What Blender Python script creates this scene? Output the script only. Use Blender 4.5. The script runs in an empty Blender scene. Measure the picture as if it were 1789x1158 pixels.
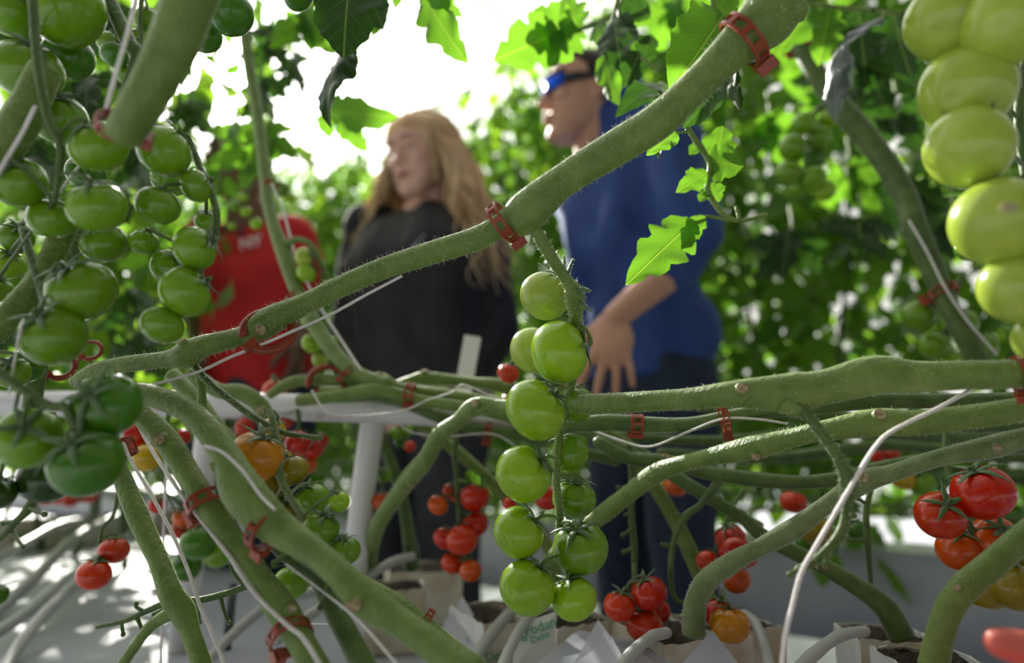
import bpy, math, random
import numpy as np
from mathutils import Vector, Matrix

# ------------------------------------------------------------------ camera, sky, sun, exposure
SC = bpy.context.scene
COL = SC.collection
F = 1789 * 24.0 / 36.0            # focal length in photograph pixels
CAMZ, PITCH = 0.75, math.radians(10.5)
SP, CP = math.sin(PITCH), math.cos(PITCH)
CAM = np.array([0.0, 0.0, CAMZ])
FWD = np.array([0.0, CP, SP])
cd = bpy.data.cameras.new('camera'); cam = bpy.data.objects.new('camera', cd); COL.objects.link(cam)
cd.sensor_width = 36; cd.lens = 24; cd.clip_start = 0.02; cd.clip_end = 200
cam.location = CAM; cam.rotation_euler = (math.pi / 2 + PITCH, 0, 0)
cd.dof.use_dof = True; cd.dof.focus_distance = 0.55; cd.dof.aperture_fstop = 2.5
SC.camera = cam
SUN = np.array([-0.452, 0.911, 0.572]); SUN /= np.linalg.norm(SUN)
sd = bpy.data.lights.new('sun', 'SUN'); so = bpy.data.objects.new('sun', sd); COL.objects.link(so)
sd.energy = 12.0; sd.angle = math.radians(1.2); sd.color = (1.0, 0.95, 0.86)
so.rotation_euler = Vector(SUN).to_track_quat('Z', 'Y').to_euler()
W = bpy.data.worlds.new('sky'); SC.world = W; W.use_nodes = True
def world_nodes():
    nt = W.node_tree; N = nt.nodes; L = nt.links; N.clear()
    out = N.new('ShaderNodeOutputWorld'); bg = N.new('ShaderNodeBackground')
    tc = N.new('ShaderNodeTexCoord')
    def math_(op, a, b=None, clamp=False):
        m = N.new('ShaderNodeMath'); m.operation = op; m.use_clamp = clamp
        for i, v in enumerate((a, b)):
            if v is None: continue
            if isinstance(v, (int, float)): m.inputs[i].default_value = v
            else: L.new(v, m.inputs[i])
        return m.outputs[0]
    def dot(vec):
        d = N.new('ShaderNodeVectorMath'); d.operation = 'DOT_PRODUCT'
        nrm = N.new('ShaderNodeVectorMath'); nrm.operation = 'NORMALIZE'
        L.new(tc.outputs['Generated'], nrm.inputs[0]); L.new(nrm.outputs[0], d.inputs[0])
        d.inputs[1].default_value = tuple(vec); return d.outputs['Value']
    ds = math_('MAXIMUM', dot(SUN), 0.0)
    front = math_('ADD', math_('MULTIPLY', dot(SUN), 0.5), 0.5, True)
    s = math_('ADD', math_('MULTIPLY', math_('POWER', front, 4.0), 2.5), 0.14)
    s = math_('ADD', s, math_('MULTIPLY', math_('POWER', ds, 40.0), 2.2))
    s = math_('ADD', s, math_('MULTIPLY', math_('POWER', ds, 1600.0), 120.0))
    up = math_('MULTIPLY', math_('ADD', dot((0, 0, 1)), 0.12), 7.0, True)      # dim ground below the horizon
    s = math_('MULTIPLY', s, math_('ADD', math_('MULTIPLY', up, 0.85), 0.15))
    bg.inputs['Color'].default_value = (1.0, 0.985, 0.92, 1)
    L.new(s, bg.inputs['Strength']); L.new(bg.outputs[0], out.inputs['Surface'])
world_nodes()
SC.view_settings.view_transform = 'Standard'; SC.view_settings.look = 'None'
SC.view_settings.exposure = 0.08; SC.view_settings.gamma = 1.0
SC.cycles.max_bounces = 8; SC.cycles.diffuse_bounces = 4; SC.cycles.glossy_bounces = 3
SC.cycles.transmission_bounces = 4; SC.cycles.transparent_max_bounces = 6
SC.cycles.sample_clamp_indirect = 6.0; SC.cycles.use_denoising = True

# ------------------------------------------------------------------ pixel -> world helpers
def ray(px, py):
    dx, dy = (px - 894.5) / F, (579.0 - py) / F
    return np.array([dx, CP - dy * SP, SP + dy * CP])
def P(px, py, Y):
    r = ray(px, py); return CAM + r * (Y / r[1])
def Pz(px, py, z):
    r = ray(px, py); return CAM + r * ((z - CAMZ) / r[2])
def m_per_px(p): return float(np.dot(np.asarray(p) - CAM, FWD)) / F
def nrm(v):
    v = np.asarray(v, float); return v / (np.linalg.norm(v) + 1e-12)
RND = random.Random(7)

# ------------------------------------------------------------------ materials
MATS = {}
def newmat(name):
    m = bpy.data.materials.new(name); m.use_nodes = True; MATS[name] = m
    nt = m.node_tree; nt.nodes.clear()
    o = nt.nodes.new('ShaderNodeOutputMaterial'); return m, nt, o
def ramp(nt, fac, stops):
    r = nt.nodes.new('ShaderNodeValToRGB'); nt.links.new(fac, r.inputs[0])
    e = r.color_ramp.elements
    while len(e) < len(stops): e.new(0.5)
    for i, (p, c) in enumerate(stops): e[i].position = p; e[i].color = (*c, 1)
    return r.outputs[0]
def noise(nt, scale, detail=3, stretch=None, kind='Object'):
    tc = nt.nodes.new('ShaderNodeTexCoord'); n = nt.nodes.new('ShaderNodeTexNoise')
    n.inputs['Scale'].default_value = scale; n.inputs['Detail'].default_value = detail
    src = tc.outputs[kind]
    if stretch:
        mp = nt.nodes.new('ShaderNodeMapping'); mp.inputs['Scale'].default_value = stretch
        nt.links.new(src, mp.inputs[0]); src = mp.outputs[0]
    nt.links.new(src, n.inputs['Vector']); return n.outputs['Fac']
def pbr(name, c1, c2=None, scale=30, rough=0.5, spec=0.5, sheen=0.0, sss=0.0, metal=0.0, bump=0.0, bscale=None,
        stretch=None, kind='Object', coat=0.0, srad=(0.4, 1, 0.2), sscale=0.006, sheen_col=(1, 1, 1)):
    m, nt, o = newmat(name); b = nt.nodes.new('ShaderNodeBsdfPrincipled'); nt.links.new(b.outputs[0], o.inputs[0])
    b.inputs['Roughness'].default_value = rough; b.inputs['Metallic'].default_value = metal
    b.inputs['Specular IOR Level'].default_value = spec
    b.inputs['Sheen Weight'].default_value = sheen; b.inputs['Sheen Roughness'].default_value = 0.35
    b.inputs['Sheen Tint'].default_value = (*sheen_col, 1)
    b.inputs['Coat Weight'].default_value = coat
    if sss:
        b.inputs['Subsurface Weight'].default_value = sss
        b.inputs['Subsurface Radius'].default_value = srad; b.inputs['Subsurface Scale'].default_value = sscale
    if c2 is None: b.inputs['Base Color'].default_value = (*c1, 1)
    else:
        f = noise(nt, scale, 4, stretch, kind)
        nt.links.new(ramp(nt, f, [(0.35, c1), (0.65, c2)]), b.inputs['Base Color'])
    if bump:
        bn = nt.nodes.new('ShaderNodeBump'); bn.inputs['Strength'].default_value = bump
        bn.inputs['Distance'].default_value = 0.002
        nt.links.new(noise(nt, bscale or scale * 3, 4, stretch, kind), bn.inputs['Height'])
        nt.links.new(bn.outputs[0], b.inputs['Normal'])
    return m
def leafmat(name, cd_, ct, trans=0.55, gloss=0.12, vein=(0.25, 0.4, 0.08), rough=0.4):
    """thin leaf: diffuse on both faces, light coming through, a waxy shine, veins laid out by the leaflet's own UVs"""
    m, nt, o = newmat(name); N, L = nt.nodes, nt.links
    uv = N.new('ShaderNodeUVMap'); sep = N.new('ShaderNodeSeparateXYZ'); L.new(uv.outputs[0], sep.inputs[0])
    def M(op, a, b=None, clamp=False):
        x = N.new('ShaderNodeMath'); x.operation = op; x.use_clamp = clamp
        for i, v in enumerate((a, b)):
            if v is None: continue
            if isinstance(v, (int, float)): x.inputs[i].default_value = v
            else: L.new(v, x.inputs[i])
        return x.outputs[0]
    ay = M('ABSOLUTE', M('SUBTRACT', sep.outputs[1], 0.5))
    mid = M('SUBTRACT', 1.0, M('MULTIPLY', ay, 45.0), True)
    side = M('ABSOLUTE', M('SINE', M('MULTIPLY', M('SUBTRACT', sep.outputs[0], M('MULTIPLY', ay, 0.75)), 19.0)))
    side = M('SUBTRACT', 1.0, M('MULTIPLY', side, 9.0), True)
    v = M('MAXIMUM', mid, M('MULTIPLY', side, 0.55))
    geo = N.new('ShaderNodeNewGeometry')
    hs = N.new('ShaderNodeMixRGB'); hs.inputs[1].default_value = (*ct, 1)
    hs.inputs[2].default_value = (ct[0] * 0.45, ct[1] * 0.68, ct[2] * 0.8, 1); L.new(geo.outputs['Random Per Island'], hs.inputs[0])
    h2 = N.new('ShaderNodeMixRGB'); h2.inputs[1].default_value = (*cd_, 1)
    h2.inputs[2].default_value = (cd_[0] * 0.55, cd_[1] * 0.65, cd_[2] * 0.9, 1); L.new(geo.outputs['Random Per Island'], h2.inputs[0])
    a = N.new('ShaderNodeMixRGB'); L.new(v, a.inputs[0]); L.new(h2.outputs[0], a.inputs[1]); a.inputs[2].default_value = (*vein, 1)
    t = N.new('ShaderNodeMixRGB'); L.new(v, t.inputs[0]); L.new(hs.outputs[0], t.inputs[1])
    t.inputs[2].default_value = (min(ct[0] * 1.5, 1), min(ct[1] * 1.2, 1), ct[2] * 2, 1)
    d = N.new('ShaderNodeBsdfDiffuse'); tr = N.new('ShaderNodeBsdfTranslucent'); g = N.new('ShaderNodeBsdfGlossy')
    g.inputs['Roughness'].default_value = rough
    L.new(a.outputs[0], d.inputs[0]); L.new(t.outputs[0], tr.inputs[0])
    m1 = N.new('ShaderNodeMixShader'); m1.inputs[0].default_value = trans; L.new(d.outputs[0], m1.inputs[1]); L.new(tr.outputs[0], m1.inputs[2])
    fr = N.new('ShaderNodeFresnel'); fr.inputs[0].default_value = 1.4
    m2 = N.new('ShaderNodeMixShader'); L.new(M('MULTIPLY', fr.outputs[0], gloss * 6), m2.inputs[0])
    L.new(m1.outputs[0], m2.inputs[1]); L.new(g.outputs[0], m2.inputs[2])
    bp = N.new('ShaderNodeBump'); bp.inputs['Strength'].default_value = 0.5; bp.inputs['Distance'].default_value = 0.002
    L.new(v, bp.inputs['Height'])
    for s in (d, tr, g): L.new(bp.outputs[0], s.inputs['Normal'])
    L.new(m2.outputs[0], o.inputs[0]); return m
def tomatomat():
    m, nt, o = newmat('tomato_skin'); N, L = nt.nodes, nt.links
    b = N.new('ShaderNodeBsdfPrincipled'); L.new(b.outputs[0], o.inputs[0])
    oi = N.new('ShaderNodeObjectInfo')
    n = noise(nt, 2.2, 3, (1, 1, 0.8)); mx = N.new('ShaderNodeMixRGB'); mx.blend_type = 'MULTIPLY'
    L.new(oi.outputs['Color'], mx.inputs[1]); L.new(ramp(nt, n, [(0.3, (0.86, 0.9, 0.8)), (0.7, (1.06, 1.05, 1.0))]), mx.inputs[2]); mx.inputs[0].default_value = 1
    n2 = noise(nt, 2.0, 3, (1.5, 1.5, 0.6)); mx2 = N.new('ShaderNodeMixRGB'); mx2.blend_type = 'SCREEN'
    L.new(mx.outputs[0], mx2.inputs[1]); L.new(ramp(nt, n2, [(0.5, (0, 0, 0)), (0.75, (0.03, 0.035, 0.002))]), mx2.inputs[2]); mx2.inputs[0].default_value = 1
    L.new(mx2.outputs[0], b.inputs['Base Color'])
    b.inputs['Roughness'].default_value = 0.2; b.inputs['Specular IOR Level'].default_value = 0.5
    b.inputs['Subsurface Weight'].default_value = 0.3
    b.inputs['Subsurface Radius'].default_value = (0.8, 1.0, 0.25); b.inputs['Subsurface Scale'].default_value = 0.007
    return m
tomatomat()
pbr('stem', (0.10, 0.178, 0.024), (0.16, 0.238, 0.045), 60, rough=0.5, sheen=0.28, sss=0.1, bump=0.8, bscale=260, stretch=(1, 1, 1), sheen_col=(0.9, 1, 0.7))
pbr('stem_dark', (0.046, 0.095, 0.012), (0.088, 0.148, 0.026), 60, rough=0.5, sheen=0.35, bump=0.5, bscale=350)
pbr('stem_grey', (0.11, 0.17, 0.05), (0.17, 0.225, 0.085), 90, rough=0.7, sheen=0.6, bump=0.5, bscale=500)
pbr('hairs', (0.7, 0.75, 0.55), rough=0.4, sheen=0.3)
pbr('scar', (0.24, 0.15, 0.07), (0.5, 0.42, 0.26), 300, rough=0.8, bump=0.6)
pbr('calyx', (0.045, 0.11, 0.03), (0.08, 0.16, 0.045), 60, rough=0.5, sheen=0.4, sss=0.1)
pbr('clip', (0.20, 0.026, 0.008), (0.29, 0.042, 0.013), 40, rough=0.35)
pbr('twine', (0.72, 0.68, 0.66), (0.85, 0.82, 0.8), 400, rough=0.6, bump=0.5, bscale=900)
pbr('white_pipe', (0.62, 0.63, 0.64), (0.74, 0.74, 0.74), 8, rough=0.35)
pbr('tube', (0.40, 0.42, 0.40), rough=0.4)
pbr('film', (0.30, 0.32, 0.37), (0.42, 0.44, 0.49), 3, rough=0.35, bump=0.6, bscale=14)
pbr('floor_film', (0.34, 0.36, 0.41), (0.44, 0.46, 0.51), 2, rough=0.45, bump=0.4, bscale=8)
pbr('wrap_tan', (0.50, 0.42, 0.28), (0.68, 0.66, 0.58), 25, rough=0.6)
pbr('wrap_white', (0.62, 0.64, 0.62), (0.75, 0.76, 0.75), 30, rough=0.45, bump=0.3, bscale=40)
pbr('substrate', (0.012, 0.010, 0.007), (0.06, 0.045, 0.03), 160, rough=0.95, bump=1.0, bscale=260)
pbr('print_green', (0.02, 0.30, 0.13), rough=0.5)
pbr('print_red', (0.45, 0.07, 0.06), rough=0.5)
pbr('print_grey', (0.35, 0.35, 0.38), rough=0.5)
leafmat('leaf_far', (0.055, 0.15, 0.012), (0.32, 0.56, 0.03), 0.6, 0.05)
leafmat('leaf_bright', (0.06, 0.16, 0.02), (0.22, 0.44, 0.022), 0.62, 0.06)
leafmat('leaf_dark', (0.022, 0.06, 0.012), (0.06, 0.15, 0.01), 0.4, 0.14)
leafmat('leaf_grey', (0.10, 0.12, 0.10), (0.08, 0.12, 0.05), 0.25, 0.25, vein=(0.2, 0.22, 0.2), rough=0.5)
pbr('skin_fair', (0.74, 0.44, 0.34), (0.80, 0.50, 0.40), 20, rough=0.5, sss=0.25, srad=(1, 0.35, 0.2), sscale=0.01)
pbr('skin_tan', (0.52, 0.27, 0.18), (0.58, 0.32, 0.22), 20, rough=0.5, sss=0.2, srad=(1, 0.35, 0.2), sscale=0.01)
pbr('skin_brown', (0.13, 0.065, 0.04), (0.18, 0.09, 0.055), 20, rough=0.5)
pbr('skin_pink', (0.52, 0.10, 0.07), (0.60, 0.15, 0.11), 30, rough=0.45, sss=0.2, srad=(1, 0.3, 0.2), sscale=0.004)
pbr('lips', (0.42, 0.12, 0.11), rough=0.35)
pbr('brow', (0.10, 0.055, 0.03), rough=0.8)
pbr('eye_white', (0.7, 0.68, 0.66), rough=0.2)
pbr('eye_dark', (0.02, 0.015, 0.012), rough=0.1)
def hairmat():
    m, nt, o = newmat('hair_blond'); N, L = nt.nodes, nt.links; c = ramp(nt, noise(nt, 24, 4, (1, 1, .15)), [(0.35, (0.74, 0.52, 0.27)), (0.65, (1.0, 0.86, 0.60))])
    d = N.new('ShaderNodeBsdfDiffuse'); t = N.new('ShaderNodeBsdfTranslucent'); g = N.new('ShaderNodeBsdfGlossy'); g.inputs['Roughness'].default_value = .4; g.inputs[0].default_value = (1, .85, .6, 1)
    L.new(c, d.inputs[0]); L.new(c, t.inputs[0]); a = N.new('ShaderNodeMixShader'); a.inputs[0].default_value = .6; L.new(d.outputs[0], a.inputs[1]); L.new(t.outputs[0], a.inputs[2])
    b = N.new('ShaderNodeMixShader'); b.inputs[0].default_value = .18; L.new(a.outputs[0], b.inputs[1]); L.new(g.outputs[0], b.inputs[2]); L.new(b.outputs[0], o.inputs[0])
hairmat()
pbr('hair_dark', (0.018, 0.012, 0.01), (0.04, 0.028, 0.02), 90, rough=0.5)
pbr('cloth_black', (0.010, 0.010, 0.012), (0.022, 0.022, 0.026), 15, rough=0.8, sheen=0.15, bump=0.3, bscale=30)
pbr('cloth_blue', (0.014, 0.045, 0.19), (0.022, 0.065, 0.26), 10, rough=0.75, sheen=0.3, bump=0.35, bscale=18, sheen_col=(0.4, 0.6, 1))
pbr('cloth_red', (0.52, 0.008, 0.014), (0.62, 0.014, 0.02), 10, rough=0.75, sheen=0.2, bump=0.35, bscale=18, sheen_col=(1, 0.4, 0.4))
pbr('denim', (0.010, 0.020, 0.045), (0.022, 0.038, 0.075), 60, rough=0.85, bump=0.3)
pbr('cloth_grey', (0.035, 0.04, 0.05), (0.05, 0.055, 0.065), 30, rough=0.85)
pbr('shoe', (0.02, 0.02, 0.02), rough=0.6)
pbr('lens_blue', (0.012, 0.09, 0.62), rough=0.12, metal=0.85)
pbr('plastic_black', (0.012, 0.012, 0.014), rough=0.3)
pbr('white_print', (0.85, 0.85, 0.85), rough=0.6)
pbr('lanyard', (0.45, 0.47, 0.5), rough=0.5)

# ------------------------------------------------------------------ objects, tags, mesh builder
PM = {}                                        # world matrix of every parent
def tag(o, label=None, cat=None, group=None, kind=None):
    if label: o['label'] = label
    if cat: o['category'] = cat
    if group: o['group'] = group
    if kind: o['kind'] = kind
    return o
def empty(name, loc, label=None, cat=None, group=None, rz=0.0, parent=None):
    o = bpy.data.objects.new(name, None); COL.objects.link(o)
    o.empty_display_size = 0.02
    o.location = loc; o.rotation_euler = (0, 0, rz)
    PM[o.name] = Matrix.Translation(Vector(loc)) @ Matrix.Rotation(rz, 4, 'Z')
    return tag(o, label, cat, group)
class MB:
    def __init__(s): s.v = []; s.f = []; s.m = []; s.uv = []; s.n = 0
    def add(s, verts, faces, mi=0, uv=None):
        verts = np.asarray(verts, float).reshape(-1, 3)
        s.v.append(verts); n = s.n
        s.f.extend([tuple(i + n for i in f) for f in faces]); s.m.extend([mi] * len(faces))
        s.uv.append(np.zeros((len(verts), 2)) if uv is None else np.asarray(uv, float)); s.n += len(verts)
        return s
    def mesh(s, name, mats, smooth=True, inv=None):
        v = np.concatenate(s.v)
        if inv is not None:
            A = np.array(inv); v = v @ A[:3, :3].T + A[:3, 3]
        me = bpy.data.meshes.new(name); me.from_pydata(v.tolist(), [], s.f)
        for m in mats: me.materials.append(MATS[m])
        me.polygons.foreach_set('material_index', s.m)
        me.polygons.foreach_set('use_smooth', [smooth] * len(s.f))
        uv = np.concatenate(s.uv); ul = me.uv_layers.new(name='UVMap')
        li = np.empty(len(me.loops), dtype=np.int32); me.loops.foreach_get('vertex_index', li)
        ul.data.foreach_set('uv', uv[li].ravel()); me.update(); return me
    def build(s, name, mats, parent=None, smooth=True, local=False, origin=None):
        if isinstance(mats, str): mats = [mats]
        inv = None
        if parent is not None:
            if not local: inv = PM[parent.name].inverted()
        elif origin is not None: inv = Matrix.Translation(Vector(origin)).inverted()
        o = bpy.data.objects.new(name, s.mesh(name, mats, smooth, inv)); COL.objects.link(o)
        if parent is not None: o.parent = parent; PM[o.name] = PM[parent.name].copy()
        elif origin is not None: o.location = origin; PM[o.name] = Matrix.Translation(Vector(origin))
        else: PM[o.name] = Matrix.Identity(4)
        return o
def catmull(C, n):
    """n points of a smooth curve through the rows of C (any number of columns)"""
    C = np.asarray(C, float)
    if len(C) == 2: t = np.linspace(0, 1, n)[:, None]; return C[0] * (1 - t) + C[1] * t
    E = np.vstack([2 * C[0] - C[1], C, 2 * C[-1] - C[-2]])
    seg = np.linalg.norm(np.diff(C[:, :3], axis=0), axis=1) ** 0.8 + 1e-9; cum = np.concatenate([[0], np.cumsum(seg)])
    out = []
    for s in np.linspace(0, cum[-1], n):
        i = min(max(np.searchsorted(cum, s, 'right') - 1, 0), len(C) - 2); t = (s - cum[i]) / seg[i]
        p0, p1, p2, p3 = E[i], E[i + 1], E[i + 2], E[i + 3]
        out.append(0.5 * ((2 * p1) + (-p0 + p2) * t + (2 * p0 - 5 * p1 + 4 * p2 - p3) * t * t + (-p0 + 3 * p1 - 3 * p2 + p3) * t ** 3))
    return np.array(out)
def frames(pts):
    T = np.gradient(pts, axis=0); T /= (np.linalg.norm(T, axis=1)[:, None] + 1e-12)
    a = np.array([0, 0, 1.0]) if abs(T[0][2]) < 0.9 else np.array([0, 1.0, 0])
    U = [nrm(np.cross(T[0], a))]
    for i in range(1, len(pts)):
        u = U[-1] - T[i] * np.dot(U[-1], T[i]); U.append(nrm(u))
    U = np.array(U); return T, U, np.cross(T, U)
def tube(mb, pts, rad, sides=10, mi=0, flat=1.0, cap=True, wob=0.0, seed=0, round_end=False):
    pts = np.asarray(pts, float); rad = np.broadcast_to(np.asarray(rad, float), (len(pts),)).copy()
    T, U, V = frames(pts); n = len(pts); a = np.linspace(0, 2 * math.pi, sides, endpoint=False)
    L = np.concatenate([[0], np.cumsum(np.linalg.norm(np.diff(pts, axis=0), axis=1))])
    R = rad[:, None] * np.ones(sides)
    if wob:
        rs = np.random.RandomState(seed); ph = rs.rand(6) * 6.28
        s = L[:, None] / (rad.mean() + 1e-9)
        R = R * (1 + 0.6 * wob * (np.sin(s * 0.45 + ph[0] + 2 * a) * 0.5 + np.sin(s * 1.1 + ph[1] + a) * 0.35 + np.sin(s * 0.2 + ph[2] + 3 * a) * 0.5))
    ring = pts[:, None, :] + (np.cos(a)[None, :, None] * U[:, None, :] + flat * np.sin(a)[None, :, None] * V[:, None, :]) * R[:, :, None]
    vs = ring.reshape(-1, 3)
    fs = [(i * sides + j, i * sides + (j + 1) % sides, (i + 1) * sides + (j + 1) % sides, (i + 1) * sides + j) for i in range(n - 1) for j in range(sides)]
    uv = np.stack([np.repeat(L, sides), np.tile(a / 6.283, n)], 1)
    if cap:
        k = len(vs); e0 = pts[0] - T[0] * rad[0] * (0.5 if round_end else 0.0); e1 = pts[-1] + T[-1] * rad[-1] * (0.5 if round_end else 0.0)
        vs = np.vstack([vs, e0, e1]); uv = np.vstack([uv, [0, 0], [1, 1]])
        fs += [(k, (j + 1) % sides, j) for j in range(sides)] + [(k + 1, (n - 1) * sides + j, (n - 1) * sides + (j + 1) % sides) for j in range(sides)]
    mb.add(vs, fs, mi, uv); return mb
def hairs(mb, pts, rad, n, length, mi, seed=1, w=0.00017):
    """short glandular hairs standing off a stem"""
    rs = np.random.RandomState(seed); T, U, V = frames(pts); m = len(pts)
    for _ in range(n):
        s = rs.rand() * (m - 1.001); i = int(s); t = s - i
        p = pts[i] * (1 - t) + pts[i + 1] * t; r = rad[i] * (1 - t) + rad[i + 1] * t
        a = rs.rand() * 6.283; d = math.cos(a) * U[i] + math.sin(a) * V[i]
        dd = nrm(d + T[i] * rs.uniform(-0.5, 0.5) + V[i] * rs.uniform(-.25, .25)); l = length * rs.uniform(0.25, 1.0)
        s1 = T[i] * w; s2 = np.cross(d, T[i]) * w; b = p + d * r * 0.97; m1 = b + dd * l * 0.55; tip = b + nrm(dd + T[i] * rs.uniform(-.4, .4)) * l
        mb.add([b + s1, b - s1 * .5 + s2, b - s1 * .5 - s2, m1 + s1 * .7, m1 - s1 * .35 + s2 * .7, m1 - s1 * .35 - s2 * .7, tip],
               [(0, 1, 4, 3), (1, 2, 5, 4), (2, 0, 3, 5), (3, 4, 6), (4, 5, 6), (5, 3, 6)], mi)
def ball(mb, c, r, mi=0, seg=16, rings=10, M=None):
    c = np.asarray(c, float); r = np.broadcast_to(np.asarray(r, float), (3,))
    vs = [[0, 0, 1]]; 
    for i in range(1, rings):
        t = math.pi * i / rings
        vs += [[math.sin(t) * math.cos(2 * math.pi * j / seg), math.sin(t) * math.sin(2 * math.pi * j / seg), math.cos(t)] for j in range(seg)]
    vs.append([0, 0, -1]); vs = np.array(vs) * r
    if M is not None: vs = vs @ np.array(M).T
    fs = [(0, 1 + j, 1 + (j + 1) % seg) for j in range(seg)]
    for i in range(rings - 2):
        a = 1 + i * seg; fs += [(a + j, a + seg + j, a + seg + (j + 1) % seg, a + (j + 1) % seg) for j in range(seg)]
    k = len(vs) - 1; a = 1 + (rings - 2) * seg; fs += [(k, a + (j + 1) % seg, a + j) for j in range(seg)]
    mb.add(vs + c, fs, mi)
def box(mb, c, size, ax=None, mi=0):
    c = np.asarray(c, float); A = np.eye(3) if ax is None else np.asarray(ax, float)     # rows = axes
    h = np.asarray(size, float) / 2
    vs = [c + sx * h[0] * A[0] + sy * h[1] * A[1] + sz * h[2] * A[2] for sx in (-1, 1) for sy in (-1, 1) for sz in (-1, 1)]
    mb.add(vs, [(0, 1, 3, 2), (4, 6, 7, 5), (0, 4, 5, 1), (2, 3, 7, 6), (0, 2, 6, 4), (1, 5, 7, 3)], mi)

# ------------------------------------------------------------------ leaves
def leaflet(mb, base, ax, nm, L, Wd, nu=12, nv=6, lobes=3, curl=0.25, fold=0.25, seed=0, mi=0, droop=0.3, thick=0.0):
    """one lobed tomato leaflet: ax = direction of the midrib, nm = face normal"""
    rs = np.random.RandomState(seed); ax = nrm(ax); nm = nrm(nm - ax * np.dot(nm, ax)); sd_ = np.cross(nm, ax)
    ph = rs.rand(4) * 6.28; amp = 0.26 * min(lobes, 3) / 3.0
    us = np.linspace(0, 1, nu + 1)
    vs = []; uv = []
    rowsv = np.linspace(-1, 1, nv + 1)
    bend = 0.0; cp = np.array([0.0, 0.0]); ang = 0.0
    for k, u in enumerate(us):
        shape = (math.sin(math.pi * min(u, 1) ** 0.72)) ** 0.85 if 0 < u < 1 else 0.0
        if k:
            ang -= droop * 1.6 / nu * (0.4 + u); cp = cp + np.array([math.cos(ang), math.sin(ang)]) * L / nu
        for j, v in enumerate(rowsv):
            sgn = 1 if v > 0 else -1
            tooth = (1 - abs(math.sin(math.pi * (u ** .9 * (lobes + 0.6) + (0.10 if sgn > 0 else 0.38) + 0.1 * math.sin(ph[0]))))) ** 1.7 * (1 - .5 * u)
            w = shape * (1 - amp * 2.1 * tooth * (0.25 + 0.75 * abs(v))) * (1 + 0.06 * math.sin(u * 40 + ph[1 + (sgn > 0)]))
            y = v * w * Wd * 0.5; x = abs(v) * w * Wd * (0.10 - 0.10 * tooth) - abs(v) * Wd * .10 * (1 - u) * shape
            z = abs(v) ** 1.4 * w * Wd * 0.5 * fold - curl * L * 0.25 * abs(v) ** 2.5 * (0.5 + 0.5 * math.sin(u * 5 + ph[3])) * shape \
                + 0.025 * L * math.sin(u * 17 + v * 3 + ph[2]) * shape * abs(v)
            p = base + ax * (cp[0] + x) + nm * (cp[1] + z) + sd_ * y
            vs.append(p); uv.append((u, 0.5 + 0.5 * v * w))
    q = nv + 1
    fs = [(k * q + j, (k + 1) * q + j, (k + 1) * q + j + 1, k * q + j + 1) for k in range(nu) for j in range(nv)]
    mb.add(vs, fs, mi, uv)
def compound(mb, base, d, up, L, size, pairs=3, nu=6, nv=4, seed=0, mi=0, stem_mi=1, droop=0.6, lob=3, r0=0.0016):
    """a whole compound leaf (stalk and leaflets) added to one mesh, for the crop rows"""
    rs = np.random.RandomState(seed); d = nrm(d); pts = [np.array(base, float)]; dd = d.copy(); n = 7
    for i in range(n):
        dd = nrm(dd + np.array([0, 0, -1.0]) * droop * (i + 1) / n * 0.5 + rs.uniform(-.06, .06, 3)); pts.append(pts[-1] + dd * L / n)
    pts = np.array(pts); tube(mb, pts, np.linspace(r0, r0 * 0.4, len(pts)), 4, stem_mi, cap=False)
    T = np.gradient(pts, axis=0)
    for k in range(pairs):
        s = 0.28 + 0.6 * k / max(pairs - 1, 1); i = int(s * n); p = pts[i]; t = nrm(T[i]); side = nrm(np.cross(t, up)); nn = nrm(np.cross(side, t))
        for sg in (-1, 1):
            sz = size * (0.65 + 0.35 * math.sin(math.pi * s)) * rs.uniform(0.75, 1.15)
            ax = nrm(side * sg * 1.0 + t * 0.55 + np.array([0, 0, -0.35]) + rs.uniform(-.2, .2, 3))
            leaflet(mb, p + ax * 0.008, ax, nn + rs.uniform(-.35, .35, 3), sz, sz * rs.uniform(0.5, 0.68), nu, nv, lob, 0.3, 0.3, rs.randint(1e6), mi, 0.5)
        if k < pairs - 1:
            i2 = min(i + 1, n); ax = nrm(side * rs.choice([-1, 1]) + t * .3 + rs.uniform(-.3, .3, 3))
            leaflet(mb, pts[i2], ax, nn, size * .3, size * .2, 3, 2, 1, .2, .2, rs.randint(1e6), mi, 0.4)
    leaflet(mb, pts[-1], nrm(T[-1] + rs.uniform(-.15, .15, 3)), nrm(np.cross(side, nrm(T[-1]))), size * 1.1, size * 0.72, nu, nv, lob, 0.3, 0.3, rs.randint(1e6), mi, 0.5)

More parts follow.
